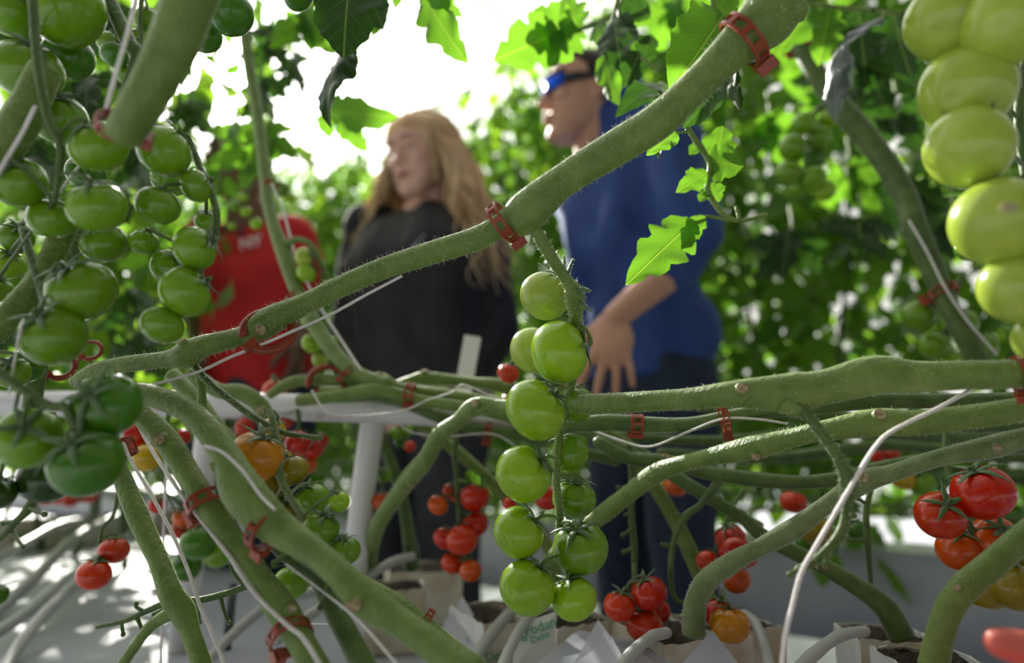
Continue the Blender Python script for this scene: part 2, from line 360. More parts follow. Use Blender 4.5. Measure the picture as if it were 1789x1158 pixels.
# ------------------------------------------------------------------ tomatoes
def make_tomato_mesh():
    mb = MB(); seg, rings = 36, 24; vs = []
    for i in range(rings + 1):
        t = math.pi * i / rings
        for j in range(seg):
            a = 2 * math.pi * j / seg
            r = math.sin(t) ** 0.98 * (1 + 0.018 * math.cos(5 * a + 1) * math.exp(-((t - .6) / .6) ** 2)) if 0 < i < rings else 0
            z = math.cos(t) * 0.88 - 0.16 * math.exp(-(t / 0.33) ** 2) + 0.05 * math.exp(-((math.pi - t) / 0.2) ** 2)
            vs.append((r * math.cos(a), r * math.sin(a), z))
    fs = [(i * seg + j, (i + 1) * seg + j, (i + 1) * seg + (j + 1) % seg, i * seg + (j + 1) % seg) for i in range(rings) for j in range(seg)]
    mb.add(vs, fs); return mb.mesh('tomato', ['tomato_skin'])
TOM = make_tomato_mesh()
def make_calyx(seed):
    rs = np.random.RandomState(seed); mb = MB(); n = rs.choice([5, 6]); ball(mb, (0, 0, 0.74), (0.13, 0.13, 0.08), seg=8, rings=5)
    for k in range(n):
        a = 6.283 * k / n + rs.uniform(-.2, .2); L = rs.uniform(0.8, 1.15); lift = rs.uniform(-0.05, 0.5); pts = []; w = []
        for i in range(7):
            s = i / 6; rr = 0.06 + L * s; z = 0.75 + 0.14 * math.sin(min(rr, 1) * 2.2) - 0.28 * rr * rr + lift * s * s * 0.9 + 0.03
            side = rs.uniform(-.03, .03); pts.append((rr * math.cos(a + side), rr * math.sin(a + side), z)); w.append(0.125 * math.sin(math.pi * (0.25 + 0.74 * s)) * (1.0 - .35 * s) + 0.004)
        tube(mb, pts, w, 6, 0, flat=0.28, round_end=True)
    for k in range(40):
        a = rs.rand() * 6.283; s = rs.uniform(.1, .9)
    return mb.mesh('calyx', ['calyx'])
CAL = [make_calyx(s) for s in (1, 2, 3, 4, 5)]
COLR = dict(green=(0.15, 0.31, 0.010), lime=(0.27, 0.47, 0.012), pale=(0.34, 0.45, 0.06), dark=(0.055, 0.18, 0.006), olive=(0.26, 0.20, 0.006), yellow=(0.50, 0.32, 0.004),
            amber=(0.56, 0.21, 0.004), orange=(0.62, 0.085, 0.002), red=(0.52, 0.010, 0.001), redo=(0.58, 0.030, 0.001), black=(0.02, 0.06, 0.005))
def truss(label, ped, fruits, group=None, cat='tomato cluster', name='tomato_cluster', stem_mi='stem_dark', calyx=True, hair=0, sides=8, ped_label=None):
    """a hanging cluster: truss_stem (with the short stalks), one tomato per fruit and its calyx.
       ped = [(px, py, Y, r_px)], fruits = [(px, py, r_px, Y, colour, pole direction or None)]"""
    pw = [(*P(a, b, Y), r * m_per_px(P(a, b, Y))) for a, b, Y, r in ped]
    root = empty(name, pw[0][:3], label, cat, group)
    C = catmull(pw, max(12, 8 * len(pw))); pts, rad = C[:, :3], np.abs(C[:, 3])
    mb = MB(); tube(mb, pts, rad, sides, 0, wob=0.06, seed=len(fruits), round_end=True)
    if hair: hairs(mb, pts, rad, hair, 0.004, 1, seed=3)
    tl = []
    for k, fr in enumerate(fruits):
        px, py, rp, Y, colr = fr[:5]; c = P(px, py, Y); r = rp * m_per_px(c)
        d2 = np.linalg.norm(pts - (c + np.array([0, 0, r * .8])), axis=1); near = pts[int(np.argmin(d2))]
        pole = fr[5] if len(fr) > 5 and fr[5] is not None else nrm(nrm(near - c) * 1.0 + np.array([0, 0, .75]) + np.array([RND.uniform(-.2, .2), RND.uniform(-.25, .1), 0]))
        pole = nrm(pole); tip = c + pole * r * 0.80
        sx = RND.uniform(0.97, 1.04)
        if np.linalg.norm(near - tip) < 14 * r:
            midp = (near + tip) / 2 + pole * r * 0.25
            k_r = max(0.0011, 0.055 * r)
            Q = catmull([(*near, k_r), (*midp, k_r * 1.05), (*(c + pole * r * 1.05), k_r * 1.35), (*tip, k_r * 1.1)], 9)
            tube(mb, Q[:, :3], Q[:, 3], 6, 0)
        tl.append((c, r, pole, sx, colr, k))
    mb.build('truss_stem', [stem_mi, 'hairs'], root)
    for c, r, pole, sx, colr, k in tl:
        o = bpy.data.objects.new('tomato', TOM); COL.objects.link(o); o.parent = root
        o.location = Vector(c - np.array(root.location)); o.rotation_euler = (Vector(pole).to_track_quat('Z', 'Y').to_matrix() @ Matrix.Rotation(RND.uniform(0, 6), 3, 'Z')).to_euler()
        o.scale = (r * sx, r * sx, r * RND.uniform(0.98, 1.06))
        cc = COLR[colr]; j = RND.uniform(0.88, 1.1); o.color = (cc[0] * j, cc[1] * j, cc[2], 1)
        if calyx:
            q = bpy.data.objects.new('calyx', CAL[k % 5]); COL.objects.link(q); q.parent = o
    return root

# ------------------------------------------------------------------ vines, clips, twine
def vine(label, pts, scars=(), mat='stem', hair=0, hl=0.003, sides=16, group=None, branches=(), name='tomato_vine', seed=1, wob=0.05, res=None):
    """a bare stem; pts = [(px, py, Y, r_px)]; scars = [(px, py, Y, r_px)] healed leaf stubs; branches = stubs in the same form as pts"""
    pw = [(*P(a, b, Y), r * m_per_px(P(a, b, Y))) for a, b, Y, r in pts]
    root = empty(name, pw[0][:3], label, 'tomato vine', group)
    def beyond(q, nb_, a, b):                       # the stem goes on outside the frame
        ext = .8 if a > 1830 else (.6 if b < -40 else (.3 if a < -40 else 0))
        if not ext: return None
        q, nb_ = np.array(q), np.array(nb_); d = nrm(q[:3] - nb_[:3]); d[2] *= .6 if a > 1830 else 1
        return (*(q[:3] + nrm(d) * ext), q[3] * .9)
    e0, e1 = beyond(pw[0], pw[1], *pts[0][:2]), beyond(pw[-1], pw[-2], *pts[-1][:2])
    C = catmull(pw, res or max(24, 9 * len(pw)))
    if e0: C = np.vstack([catmull([e0, C[0]], 8)[:-1], C])
    if e1: C = np.vstack([C, catmull([C[-1], e1], 8)[1:]])
    p3, rad = C[:, :3], np.abs(C[:, 3])
    mb = MB(); tube(mb, p3, rad, sides, 0, wob=wob, seed=seed, round_end=True)
    if hair: hairs(mb, p3, rad, hair, hl, 1, seed)
    mb.build('stem', [mat, 'hairs'], root)
    for br in branches:
        bw = [(*P(a, b, Y), r * m_per_px(P(a, b, Y))) for a, b, Y, r in br]
        Cb = catmull(bw, 6 * len(bw)); b2 = MB(); tube(b2, Cb[:, :3], np.abs(Cb[:, 3]), 10, 0, wob=.04, seed=seed, round_end=True)
        if hair: hairs(b2, Cb[:, :3], np.abs(Cb[:, 3]), 60, hl, 1, seed + 5)
        b2.build('side_stem', [mat, 'hairs'], root)
    for (a, b, Y, r) in scars:
        c = P(a, b, Y); i = int(np.argmin(np.linalg.norm(p3 - c, axis=1))); R = r * m_per_px(c); d = c - p3[i]
        t = nrm(p3[min(i + 1, len(p3) - 1)] - p3[max(i - 1, 0)]); d = nrm(d - t * np.dot(d, t) + np.array([0, -0.004, 0]))
        s = MB(); q = p3[i] + d * rad[i] * 0.75; e = p3[i] + d * (rad[i] * 1.0 + R * 0.55)
        tube(s, [q, (q + e) / 2, e], [R * 1.35, R * 1.12, R * 0.95], 12, 0, cap=False)
        tube(s, [e - d * R * .05, e - d * R * .05 + d * R * 0.06], [R * 0.95, R * 0.8], 12, 1); tube(s, [e, e + d * R * .12], [R * .45, R * .3], 8, 1)
        s.build('leaf_scar', [mat, 'scar'], root)
    return root
def clip(px, py, Y, p2, rp, wp, label, tilt=(0, 0, 0), holes=9, small=False, open_=0.0):
    """perforated plastic clip: ring around the axis from (px,py) towards p2 (pixel), radius rp and width wp in pixels"""
    c = P(px, py, Y); k = m_per_px(c); ax = nrm(P(p2[0], p2[1], Y + (p2[2] if len(p2) > 2 else 0)) - c + np.array(tilt) * 0.0009); R = rp * k; w = wp * k
    a0 = np.array([0, -1.0, 0]); u = nrm(a0 - ax * np.dot(a0, ax)); v = np.cross(ax, u); th = R * 0.12 + 0.0004
    root = empty('vine_clip', c, label, 'plant clip')
    A_ = 2.0; b = MB(); n = 36; span = 2 * math.pi * (1 - open_)
    ang = np.linspace(A_, A_ + span, n)
    def ringpt(a, off, rr): return c + (math.cos(a) * u + math.sin(a) * v) * rr + ax * off
    def strip(a_list, o0, o1, t0=0, t1=th, close=False):
        vs = []; m = len(a_list)
        for a in a_list: vs += [ringpt(a, o0, R + t0), ringpt(a, o1, R + t0), ringpt(a, o1, R + t1), ringpt(a, o0, R + t1)]
        fs = [(i * 4 + q, i * 4 + (q + 1) % 4, (i + 1) * 4 + (q + 1) % 4, (i + 1) * 4 + q) for i in range(m - 1) for q in range(4)] + [(0, 1, 2, 3), (m * 4 - 1, m * 4 - 2, m * 4 - 3, m * 4 - 4)]
        b.add(vs, fs)
    strip(ang, -w / 2, -w * 0.30); strip(ang, w * 0.30, w / 2)
    step = span / holes
    for i in range(holes):
        a = A_ + i * step; strip(np.linspace(a, a + step * (0.55 if i % 4 == 3 else 0.30), 4), -w / 2 * .98, w / 2 * .98)
    b.build('band', 'clip', root, smooth=False)
    l = MB(); a = A_; d = math.cos(a) * u + math.sin(a) * v; tn = -math.sin(a) * u + math.cos(a) * v
    box(l, c + d * (R + th * 1.5), (w * 1.15, R * 0.45, th * 2.6), (ax, tn, d)); box(l, c + d * (R + th * 2.4) - tn * R * 0.35, (w * 1.35, R * 0.14, th * 3.2), (ax, tn, d))
    box(l, c + d * (R + th) + tn * R * 0.42, (w * 0.5, R * 0.4, th * 1.6), (ax, tn, d))
    l.build('latch', 'clip', root, smooth=False)
    return root
def ring_clip(px, py, Y, rp, label, nr=(0.2, -1, 0.3)):
    c = P(px, py, Y); k = m_per_px(c); R = rp * k; n_ = nrm(nr); u = nrm(np.cross(n_, (0, 0, 1.0))); v = np.cross(n_, u)
    root = empty('vine_clip', c, label, 'plant clip'); b = MB()
    a = np.linspace(0.9, 6.6, 40); pts = [c + (math.cos(x) * u + math.sin(x) * v * 0.92) * R for x in a]; tube(b, pts, R * 0.13, 8, 0, flat=1.6)
    b.build('ring', 'clip', root); l = MB()
    e = pts[0]; t = nrm(np.cross(n_, e - c))
    box(l, e, (R * .35, R * .6, R * .35), (t, nrm(e - c), n_)); tube(l, [e, e + nrm(e - c) * R * .55 + t * R * .3], [R * .1, R * .03], 6); tube(l, [e, e + nrm(e - c) * R * .4 - t * R * .35], [R * .1, R * .03], 6)
    l.build('hinge', 'clip', root, smooth=False); return root
def twine(label, pts, rpx=2.2, mat='twine', name='twine', cat='twine', group=None, flat=0.6):
    pw = [(*P(*q[:3]), 0) for q in pts]; C = catmull(pw, 10 * len(pts)); mb = MB(); R = rpx * m_per_px(pw[0][:3])
    tube(mb, C[:, :3], R, 8, 0, flat=flat, wob=0.12, seed=int(pts[0][0])); o = mb.build(name, mat, origin=pw[0][:3])
    return tag(o, label, cat, group)

# ================================================================== THE SETTING
G2 = np.array([-0.765, 0.643, 0.0]); G2 /= np.linalg.norm(G2); N2 = np.array([G2[1], -G2[0], 0.0])      # along the crop rows / across them
A0 = np.array([-0.1, 1.0, 0.0]); UPV = np.array([0, 0, 1.0])
def row(t, n, z): return A0 + G2 * t + N2 * n + UPV * z
def slab(name, corners_t, corners_n, z0, z1, mat, sub=1, amp=0.0):
    mb = MB(); nt_, nn_ = max(2, int((corners_t[1] - corners_t[0]) / 0.06)) if amp else 2, 10 if amp else 2
    T = np.linspace(*corners_t, nt_); Nn = np.linspace(*corners_n, nn_); rs = np.random.RandomState(4); vs = []
    for a in T:
        for b in Nn: vs.append(row(a, b, z1 + amp * (math.sin(a * 21 + b * 9) * .5 + math.sin(a * 47 + b * 31) * .3 + rs.uniform(-.4, .4))))
    fs = [(i * nn_ + j, i * nn_ + j + 1, (i + 1) * nn_ + j + 1, (i + 1) * nn_ + j) for i in range(nt_ - 1) for j in range(nn_ - 1)]
    k = len(vs)
    ring = [i * nn_ for i in range(nt_)] + [(nt_ - 1) * nn_ + j for j in range(1, nn_)] + [i * nn_ + nn_ - 1 for i in range(nt_ - 2, -1, -1)] + [j for j in range(nn_ - 2, 0, -1)]
    for i in ring: v = np.array(vs[i]); v[2] = z0; vs.append(v)
    m = len(ring); fs += [(ring[i], ring[(i + 1) % m], k + (i + 1) % m, k + i) for i in range(m)]; fs.append(tuple(k + i for i in range(m)))
    mb.add(vs, fs); return mb.build(name, mat, origin=row(sum(corners_t) / 2, sum(corners_n) / 2, z0), smooth=amp > 0)
fl = MB(); fl.add([(-30, -8, 0), (30, -8, 0), (30, 45, 0), (-30, 45, 0)], [(0, 1, 2, 3)])
tag(fl.build('floor', 'floor_film'), kind='structure')
tag(slab('growing_trough', (-1.6, 9.0), (-0.44, 0.17), 0.30, 0.488, 'film', amp=0.003), 'white film covered growing trough under the near row of blocks', 'trough')
tag(slab('growing_trough', (-6.0, 12.0), (1.78, 2.08), 0.16, 0.46, 'film', amp=0.004), 'long white growing trough under the leafy row behind the people', 'trough')
for i, (n0, t0) in enumerate([(-0.30, -1.0), (0.05, -1.0)]):
    pass
for i in range(4):                                   # trough legs
    for n0 in (-0.3, 0.05):
        if i < 6:
            t = MB(); tube(t, [row(-1.0 + i * 1.5, n0, 0), row(-1.0 + i * 1.5, n0, 0.30)], 0.018, 10)
            tag(t.build('trough_stand', 'white_pipe', origin=row(-1.0 + i * 1.5, n0, 0)), 'white round stand holding up the near growing trough', 'stand', 'stands under the near trough')
for i in range(12):
    t = MB(); tube(t, [row(-5.2 + i * 1.4, 1.93, 0), row(-5.2 + i * 1.4, 1.93, 0.16)], 0.02, 10)
    tag(t.build('trough_stand', 'white_pipe', origin=row(-5.2 + i * 1.4, 1.93, 0)), 'short white stand under the far growing trough', 'stand', 'stands under the far trough')
k = 0
for i in range(7):                                   # greenhouse roof: white rafters and purlins high above the crop
    k += 1; t = MB(); a, b = row(-6 + i * 3.0, -3, 4.3), row(-6 + i * 3.0, 5.5, 4.9)
    tube(t, [a, b], 0.03, 8); tag(t.build('trim_%d' % k, 'white_pipe'), kind='structure')
for i in range(5):
    k += 1; t = MB(); a, b = row(-8, -3.1 + i * 1.9, 4.4 + i * .13), row(14, -3.1 + i * 1.9, 4.4 + i * .13)
    tube(t, [a, b], 0.022, 8); tag(t.build('trim_%d' % k, 'white_pipe'), kind='structure')

# white pipes of the stem support by the near row
def pipe(label, pts, rpx, name='support_pipe', cat='pipe', mat='white_pipe', caps=True):
    W_ = [P(*q) for q in pts]; root = empty(name, W_[0], label, cat); mb = MB(); R = rpx * m_per_px(W_[0])
    tube(mb, catmull([(*w, 0) for w in W_], 12)[:, :3], R, 20); mb.build('pipe_body', mat, root)
    c = MB()
    for a, b in ((W_[0], W_[1]), (W_[-1], W_[-2])):
        d = nrm(b - a); tube(c, [a - d * .002, a + d * .012], R * 1.08, 20)
    c.build('end_cap', mat, root); return root, W_, R
rail, RW, RR = pipe('white horizontal rail pipe carrying the layered stems, left of centre', [(-80, 706, 0.95), (300, 706, 0.93), (655, 716, 0.88), (950, 728, 0.85)], 22)
def lettering(txt, pos, xdir, ydir, size, mat, parent, name='printed_lettering', extr=0.0002):
    cu = bpy.data.curves.new(name, 'FONT'); cu.body = txt; cu.size = size; cu.extrude = extr; cu.align_x = 'CENTER'; cu.align_y = 'CENTER'
    tmp = bpy.data.objects.new(name, cu); COL.objects.link(tmp); bpy.context.view_layer.update()
    me = bpy.data.meshes.new_from_object(tmp.evaluated_get(bpy.context.evaluated_depsgraph_get())); bpy.data.objects.remove(tmp)
    x = nrm(xdir); y = nrm(np.asarray(ydir) - x * np.dot(x, ydir)); z = np.cross(x, y)
    Mx = Matrix(((x[0], y[0], z[0], pos[0]), (x[1], y[1], z[1], pos[1]), (x[2], y[2], z[2], pos[2]), (0, 0, 0, 1)))
    me.transform((PM[parent.name].inverted() if parent else Matrix.Identity(4)) @ Mx)
    me.materials.clear(); me.materials.append(MATS[mat]); o = bpy.data.objects.new(name, me); COL.objects.link(o)
    if parent: o.parent = parent
    return o
d0 = nrm(RW[1] - RW[0])
lettering('LDRIG', P(275, 712, 0.925) + np.array([0, -RR - .0012, 0.000]), d0, UPV, 0.018, 'print_red', rail)
lettering('FLAME 200 X 50', P(520, 722, 0.90) + np.array([0, -RR - .0012, -.004]), nrm(RW[2] - RW[1]), UPV, 0.012, 'print_grey', rail)
pipe('white leaning post under the rail, meeting it left of centre', [(655, 716, 0.90), (642, 800, 0.92), (618, 1000, 0.95)], 21, 'support_post', 'post')
pipe('white upright post at lower left behind the thick stems', [(372, 712, 0.96), (345, 900, 0.98), (325, 1050, 1.0), (310, 1200, 1.02)], 22, 'support_post', 'post')
b = MB(); a_, c_ = P(806, 700, 0.98), P(826, 588, 0.98); dd = nrm(c_ - a_); L_ = np.linalg.norm(c_ - a_)
box(b, (a_ + c_) / 2 - dd * .0, (0.024, 0.012, L_), (nrm(np.cross([0, 1, 0], dd)), nrm(np.cross(dd, np.cross([0, 1, 0], dd))), dd))
tag(b.build('square_post', 'white_pipe', origin=a_, smooth=False), 'short flat white post end sticking up in front of the black jacket', 'post')
t = MB(); tube(t, [P(408, 1020, 1.05), P(392, 1170, 1.0)], 0.006, 8); tag(t.build('thin_rod', 'cloth_grey', origin=P(408, 1020, 1.05)), 'thin dark metal rod standing at lower left', 'rod')

# ------------------------------------------------------------------ rockwool blocks and drip tubes
def block(px, py, size, rot, label, texts=(), z=0.572, seed=0, tan=False):
    c = Pz(px, py, z); h = z - 0.490; rs = np.random.RandomState(seed)
    c0 = np.array([c[0], c[1], 0.490]); root = empty('grow_block', c0, label, 'growing block')
    x = np.array([math.cos(rot), math.sin(rot), 0]); y = np.array([-math.sin(rot), math.cos(rot), 0]); s = size / 2; w = MB(); th = 0.0015
    for (ax, ay, mi) in ((x, y, 0), (y, -x, 1), (-x, -y, 0), (-y, x, 1)):         # four wrapper sides, wavy upper edge
        n_ = 10; vs = []
        for i in range(n_ + 1):
            u = -1 + 2 * i / n_; e = rs.uniform(-.0015, .002)
            for zz, q in ((0, 0), (h * .5, .001), (h + e, rs.uniform(-.001, .0015))):
                vs.append(c0 + ax * (s + q) + ay * s * u + UPV * zz)
            for zz, q in ((h + e, -th), (0, -th)): vs.append(c0 + ax * (s + q) + ay * s * u + UPV * zz)
        fs = [(i * 5 + j, i * 5 + j + 1, (i + 1) * 5 + j + 1, (i + 1) * 5 + j) for i in range(n_) for j in range(4)]
        w.add(vs, fs, (0 if tan else 1) if mi == 0 else 0)
    w.build('wrapper', ['wrap_tan', 'wrap_white'], root, smooth=False)
    m = MB(); n_ = 22; vs = []
    for i in range(n_ + 1):
        for j in range(n_ + 1):
            u, v = -1 + 2 * i / n_, -1 + 2 * j / n_; ed = max(abs(u), abs(v)) ** 6
            vs.append(c0 + x * u * (s - .002) + y * v * (s - .002) + UPV * (h - .004 - ed * .004 + rs.uniform(-.003, .0035) + .004 * math.sin(u * 4 + v * 3 + seed)))
    k_ = len(vs); vs += [c0 + x * a * (s - .002) + y * b_ * (s - .002) + UPV * .002 for a, b_ in ((-1, -1), (1, -1), (1, 1), (-1, 1))]
    cr = [0, n_ * (n_ + 1), n_ * (n_ + 1) + n_, n_]
    m.add(vs, [(i * (n_ + 1) + j, (i + 1) * (n_ + 1) + j, (i + 1) * (n_ + 1) + j + 1, i * (n_ + 1) + j + 1) for i in range(n_) for j in range(n_)] +
          [(cr[i], cr[(i + 1) % 4], k_ + (i + 1) % 4, k_ + i) for i in range(4)])
    m.build('substrate', 'substrate', root)
    for (t_, face, u, zz, sz) in texts:                                             # face 0: side towards -y, 1: side towards +x, 3: towards -x
        ax, ay = ((-y, x), (x, y), (y, -x), (-x, -y))[face]
        lettering(t_, c0 + ax * (s + .0045) + ay * s * u + UPV * h * zz, ay, UPV, sz, 'print_green', root)
    return root
def flap(pts, label):
    """folded triangle of white film: four corner points in pixels (px, py, Y)"""
    v = np.array([P(*q) for q in pts]); b = MB(); n_ = nrm(np.cross(v[1] - v[0], v[2] - v[0])) * 0.0012; m_ = len(v)
    b.add(np.vstack([v, v + n_]), [tuple(range(m_)), tuple(m_ + i for i in reversed(range(m_)))] + [(i, (i + 1) % m_, m_ + (i + 1) % m_, m_ + i) for i in range(m_)])
    return tag(b.build('film_flap', 'film', origin=v[0], smooth=False), label, 'plastic film')
block(893, 1066, 0.115, 0.42, 'growing block with green lettering below the big green cluster', [('gro', 0, .2, .80, .022), ('Delta', 0, -.75, .62, .014), ('gro', 3, .2, .7, .02)], seed=1)
BL = [P(905, 1092, .73), P(973, 1068, .745), P(966, 1165, .72), P(893, 1175, .70)]
lp = MB(); n_ = nrm(np.cross(BL[3] - BL[0], BL[1] - BL[0])) * .0012
lp.add(BL + [q + n_ for q in BL], [(0, 1, 2, 3), (7, 6, 5, 4), (0, 4, 5, 1), (1, 5, 6, 2), (2, 6, 7, 3), (3, 7, 4, 0)])
lpo = tag(lp.build('film_label', 'wrap_white', origin=BL[0], smooth=False), 'white printed film panel with green lettering below the big green cluster', 'film label')
PM[lpo.name] = Matrix.Translation(Vector(BL[0]))
ldir = nrm(BL[1] - BL[0]); lup = nrm(BL[0] - BL[3]); ln_ = -nrm(n_) * .0006
if np.dot(ln_, CAM - BL[0]) < 0: ln_ = -ln_ * 3.2
lettering('grodan', BL[0] + (BL[1] - BL[0]) * .52 + (BL[3] - BL[0]) * .26 + ln_ * 2, ldir, lup, .0145, 'print_green', lpo)
lettering('Delta', BL[0] + (BL[1] - BL[0]) * .62 + (BL[3] - BL[0]) * .50 + ln_ * 2, ldir, lup, .0095, 'print_green', lpo)
block(990, 1078, 0.085, 0.55, 'tan sided growing block right beside the lettered block', [('gro', 0, -.6, .3, .018)], seed=2, tan=True)
block(738, 990, 0.115, 0.25, 'growing block with a stem rising from it, left of centre', [('gr', 0, -.55, .4, .02)], seed=3, tan=True)
block(690, 1022, 0.08, 0.2, 'small growing block in front of another, left of centre', [('gro', 0, .3, .6, .018)], seed=4)
block(1185, 1098, 0.105, 0.35, 'growing block beneath red tomatoes with a bent thick stem', [('gro', 0, .75, .5, .022)], seed=5, tan=True)
block(1262, 1085, 0.09, 0.35, 'growing block behind the amber tomato at lower centre', [], seed=6)
block(1545, 1105, 0.075, -0.12, 'dark topped growing block at lower right with a curved stem', [('gro', 0, .3, .55, .015)], seed=7)
block(1625, 1150, 0.075, -0.12, 'growing block at the bottom edge, lower right', [('gro', 1, .1, .6, .018)], seed=8)
for i, (px, py) in enumerate([(215, 898), (130, 903), (48, 908), (300, 893), (-30, 915)]):
    block(px, py, 0.13, 0.65, ['growing block at far left under a hanging stem', 'growing block at far left below the distant red tomatoes', 'growing block nearest the left edge, in the distance',
                               'growing block in the distance left of the upright post', 'growing block just past the left edge of the view'][i], [('gro', 0, 0, .6, .03)], seed=10 + i)
flap([(1002, 1160, .66), (1045, 1022 + 60, .70), (1068, 1112, .68), (1100, 1168, .64)], 'white folded film corner beside the tan block, bottom centre')
flap([(1180, 1172, .60), (1244, 1100, .63), (1300, 1172, .60)], 'white pointed film corner in front of the middle block')
flap([(770, 1098, .86), (808, 1042, .90), (862, 1130, .80), (830, 1150, .78)], 'white film corner sticking up left of the lettered block')
flap([(930, 1165, .68), (1010, 1100, .74), (1120, 1120, .72), (1180, 1165, .66)], 'flat crumpled white film at the bottom centre')
TL = [('grey drip tube from the lettered block, the left one', [(893, 1068, .80), (868, 1095, .76), (835, 1140, .70), (800, 1190, .66)], 10),
      ('grey drip tube curving down in front of the lettered block', [(938, 1064, .76), (914, 1092, .72), (890, 1135, .67), (862, 1200, .62)], 9),
      ('grey drip tube bending into the middle block', [(1165, 1105, .64), (1140, 1112, .62), (1105, 1140, .58), (1070, 1190, .54)], 10),
      ('grey drip tube entering the lower right block', [(1512, 1102, .66), (1470, 1110, .64), (1425, 1140, .60), (1380, 1185, .56)], 10),
      ('pale drip tube curving down right of the amber tomato', [(1300, 1072, .72), (1320, 1090, .69), (1335, 1130, .66), (1350, 1190, .60)], 9),
      ('pale drip tube reaching the block left of centre', [(722, 972, 1.02), (690, 980, 1.0), (655, 1000, .96), (620, 1030, .9), (560, 1062, .86), (480, 1120, .8)], 8),
      ('long grey drip tube arching at far left, highest one', [(145, 908, 1.9), (100, 918, 1.8), (40, 950, 1.6), (-40, 1000, 1.4)], 6),
      ('long grey drip tube at lower left, second from top', [(235, 890, 2.0), (140, 935, 1.7), (60, 1010, 1.35), (-30, 1090, 1.15)], 7),
      ('long grey drip tube at lower left, crossing the film', [(230, 935, 1.6), (120, 1010, 1.25), (40, 1075, 1.08), (-40, 1125, .98)], 7),
      ('lowest grey drip tube at lower left', [(170, 985, 1.35), (100, 1050, 1.1), (40, 1120, .98), (0, 1185, .9)], 8),
      ('grey drip tube lying on the film, bottom left of centre', [(640, 985, 1.05), (560, 1030, .98), (480, 1050, .94), (400, 1115, .88), (340, 1180, .8)], 8)]
for lb, pts, r in TL: twine(lb, pts, r, 'tube', 'drip_tube', 'drip tube', flat=1.0)

# ================================================================== CROP ROWS BEHIND (each plant a thing: stem + foliage)
def plant_meshes(seed, n, z0, z1, L, size, pairs, trunk=True, nu=5, nv=4):
    rs = np.random.RandomState(seed); f = MB(); s = MB()
    pts = [(0.05 * math.sin(seed + i * .9), 0.05 * math.cos(seed * 2 + i), 0.48 + (z1 - 0.5) * i / 8) for i in range(9)]; C = catmull(pts, 30)
    tube(s, C, np.linspace(.009, .004, 30), 8, 0, wob=.1, seed=seed)
    for i in range(n):
        z = z0 + (z1 - z0) * (i + rs.rand() * .6) / n; a = i * 2.4 + rs.uniform(-.5, .5); b = C[int(np.argmin(abs(C[:, 2] - z)))]
        d = np.array([math.cos(a), math.sin(a), rs.uniform(0.0, .5)])
        compound(f, b, d, UPV, L * rs.uniform(.7, 1.2), size * rs.uniform(.8, 1.15), pairs, nu, nv, rs.randint(1e6), droop=rs.uniform(.6, 1.3))
    return s.mesh('stem', ['stem_dark']), f.mesh('foliage', ['leaf_far', 'stem_dark'])
def plant(meshes, loc, rz, label, group, name='tomato_plant', scale=1.0, mats=None):
    r = empty(name, loc, label, 'tomato plant', group, rz); r.scale = (scale,) * 3
    for nm_, me in zip(('stem', 'foliage'), meshes): o = bpy.data.objects.new(nm_, me); COL.objects.link(o); o.parent = r
    return r
PV = [plant_meshes(s, 80, 0.56, 2.75, 0.40, 0.118, 3) for s in (11, 12, 13, 14, 15)]
rs = np.random.RandomState(21)
i = 0
FRONT = ['leafy tomato plant just beyond the right edge of the photo', 'leafy tomato plant behind the large pale tomatoes, rightmost in view', 'leafy tomato plant behind the slanting dark stem on the right', 'leafy tomato plant behind the hanging round green cluster, upper right',
         'leafy tomato plant immediately right of the blue pullover', 'leafy tomato plant directly behind the blue pullover', "leafy tomato plant behind the sunglasses and face of the man in profile", 'leafy tomato plant in the gap between blonde woman and man',
         'leafy tomato plant right behind the blonde hair', 'leafy tomato plant at the left side of the blonde hair', 'leafy tomato plant in the bright gap left of the black jacket', 'leafy tomato plant behind the red shoulder', 'leafy tomato plant behind the tall upright stem and red shirt']
for t in np.arange(-0.94, 9.5, 0.42):
    for n_, grp in ((1.95 + rs.uniform(-.08, .08), 0), (2.45, 1)):
        if grp and (t < -1.2 or (t > 5 and int(round(t / .42)) % 2)): continue
        i += 1; p = row(t + (0.2 if grp else 0) + rs.uniform(-.08, .08), n_, 0.0)
        ti = int(round((t + .94) / .42))
        plant(PV[i % 5], p, rs.uniform(0, 6.28), (FRONT[ti] if ti < len(FRONT) else 'distant leafy tomato plant far along the row, left of the red shirt') if not grp else 'tomato plant in the second row deep behind the people',
              ('tomato plants in the row behind the people' if ti < len(FRONT) else 'distant tomato plants far along the row') if not grp else 'tomato plants in the second row back', scale=rs.uniform(.95, 1.08) * (1.12 if t < 0.8 else (1.02 if t < 2 else (.95 if t < 3.2 else (1.02 if t < 4.2 else 1.16)))))
for t in np.arange(1.5, 14, 1.3):
    i += 1; plant(PV[i % 5], row(t, 4.6 + rs.uniform(-.1, .1), 0), rs.uniform(0, 6.28), 'distant tomato plant seen through the gaps of nearer rows', 'tomato plants in the farthest row', scale=rs.uniform(1.2, 1.35))
PS = [plant_meshes(s, 54, 0.84, 2.25, 0.33, 0.10, 3) for s in (31, 32)]
for t, lb in ((1.15, 'dim leafy tomato plant behind the upper left tomatoes'), (1.4, 'dark leafy tomato plant in the gap beside the left stems'), (1.65, 'leafy tomato plant behind the left green cluster'), (1.9, 'sparse backlit tomato plant rising at left beyond the red shirt'), (2.9, 'second backlit tomato plant in the distance at left'), (4.0, 'third backlit tomato plant farther away at left'), (5.2, 'fourth backlit tomato plant, farthest along at left')):
    i += 1; plant(PS[i % 2], row(t, 0.0, 0.0), rs.uniform(0, 6.28), lb, None)
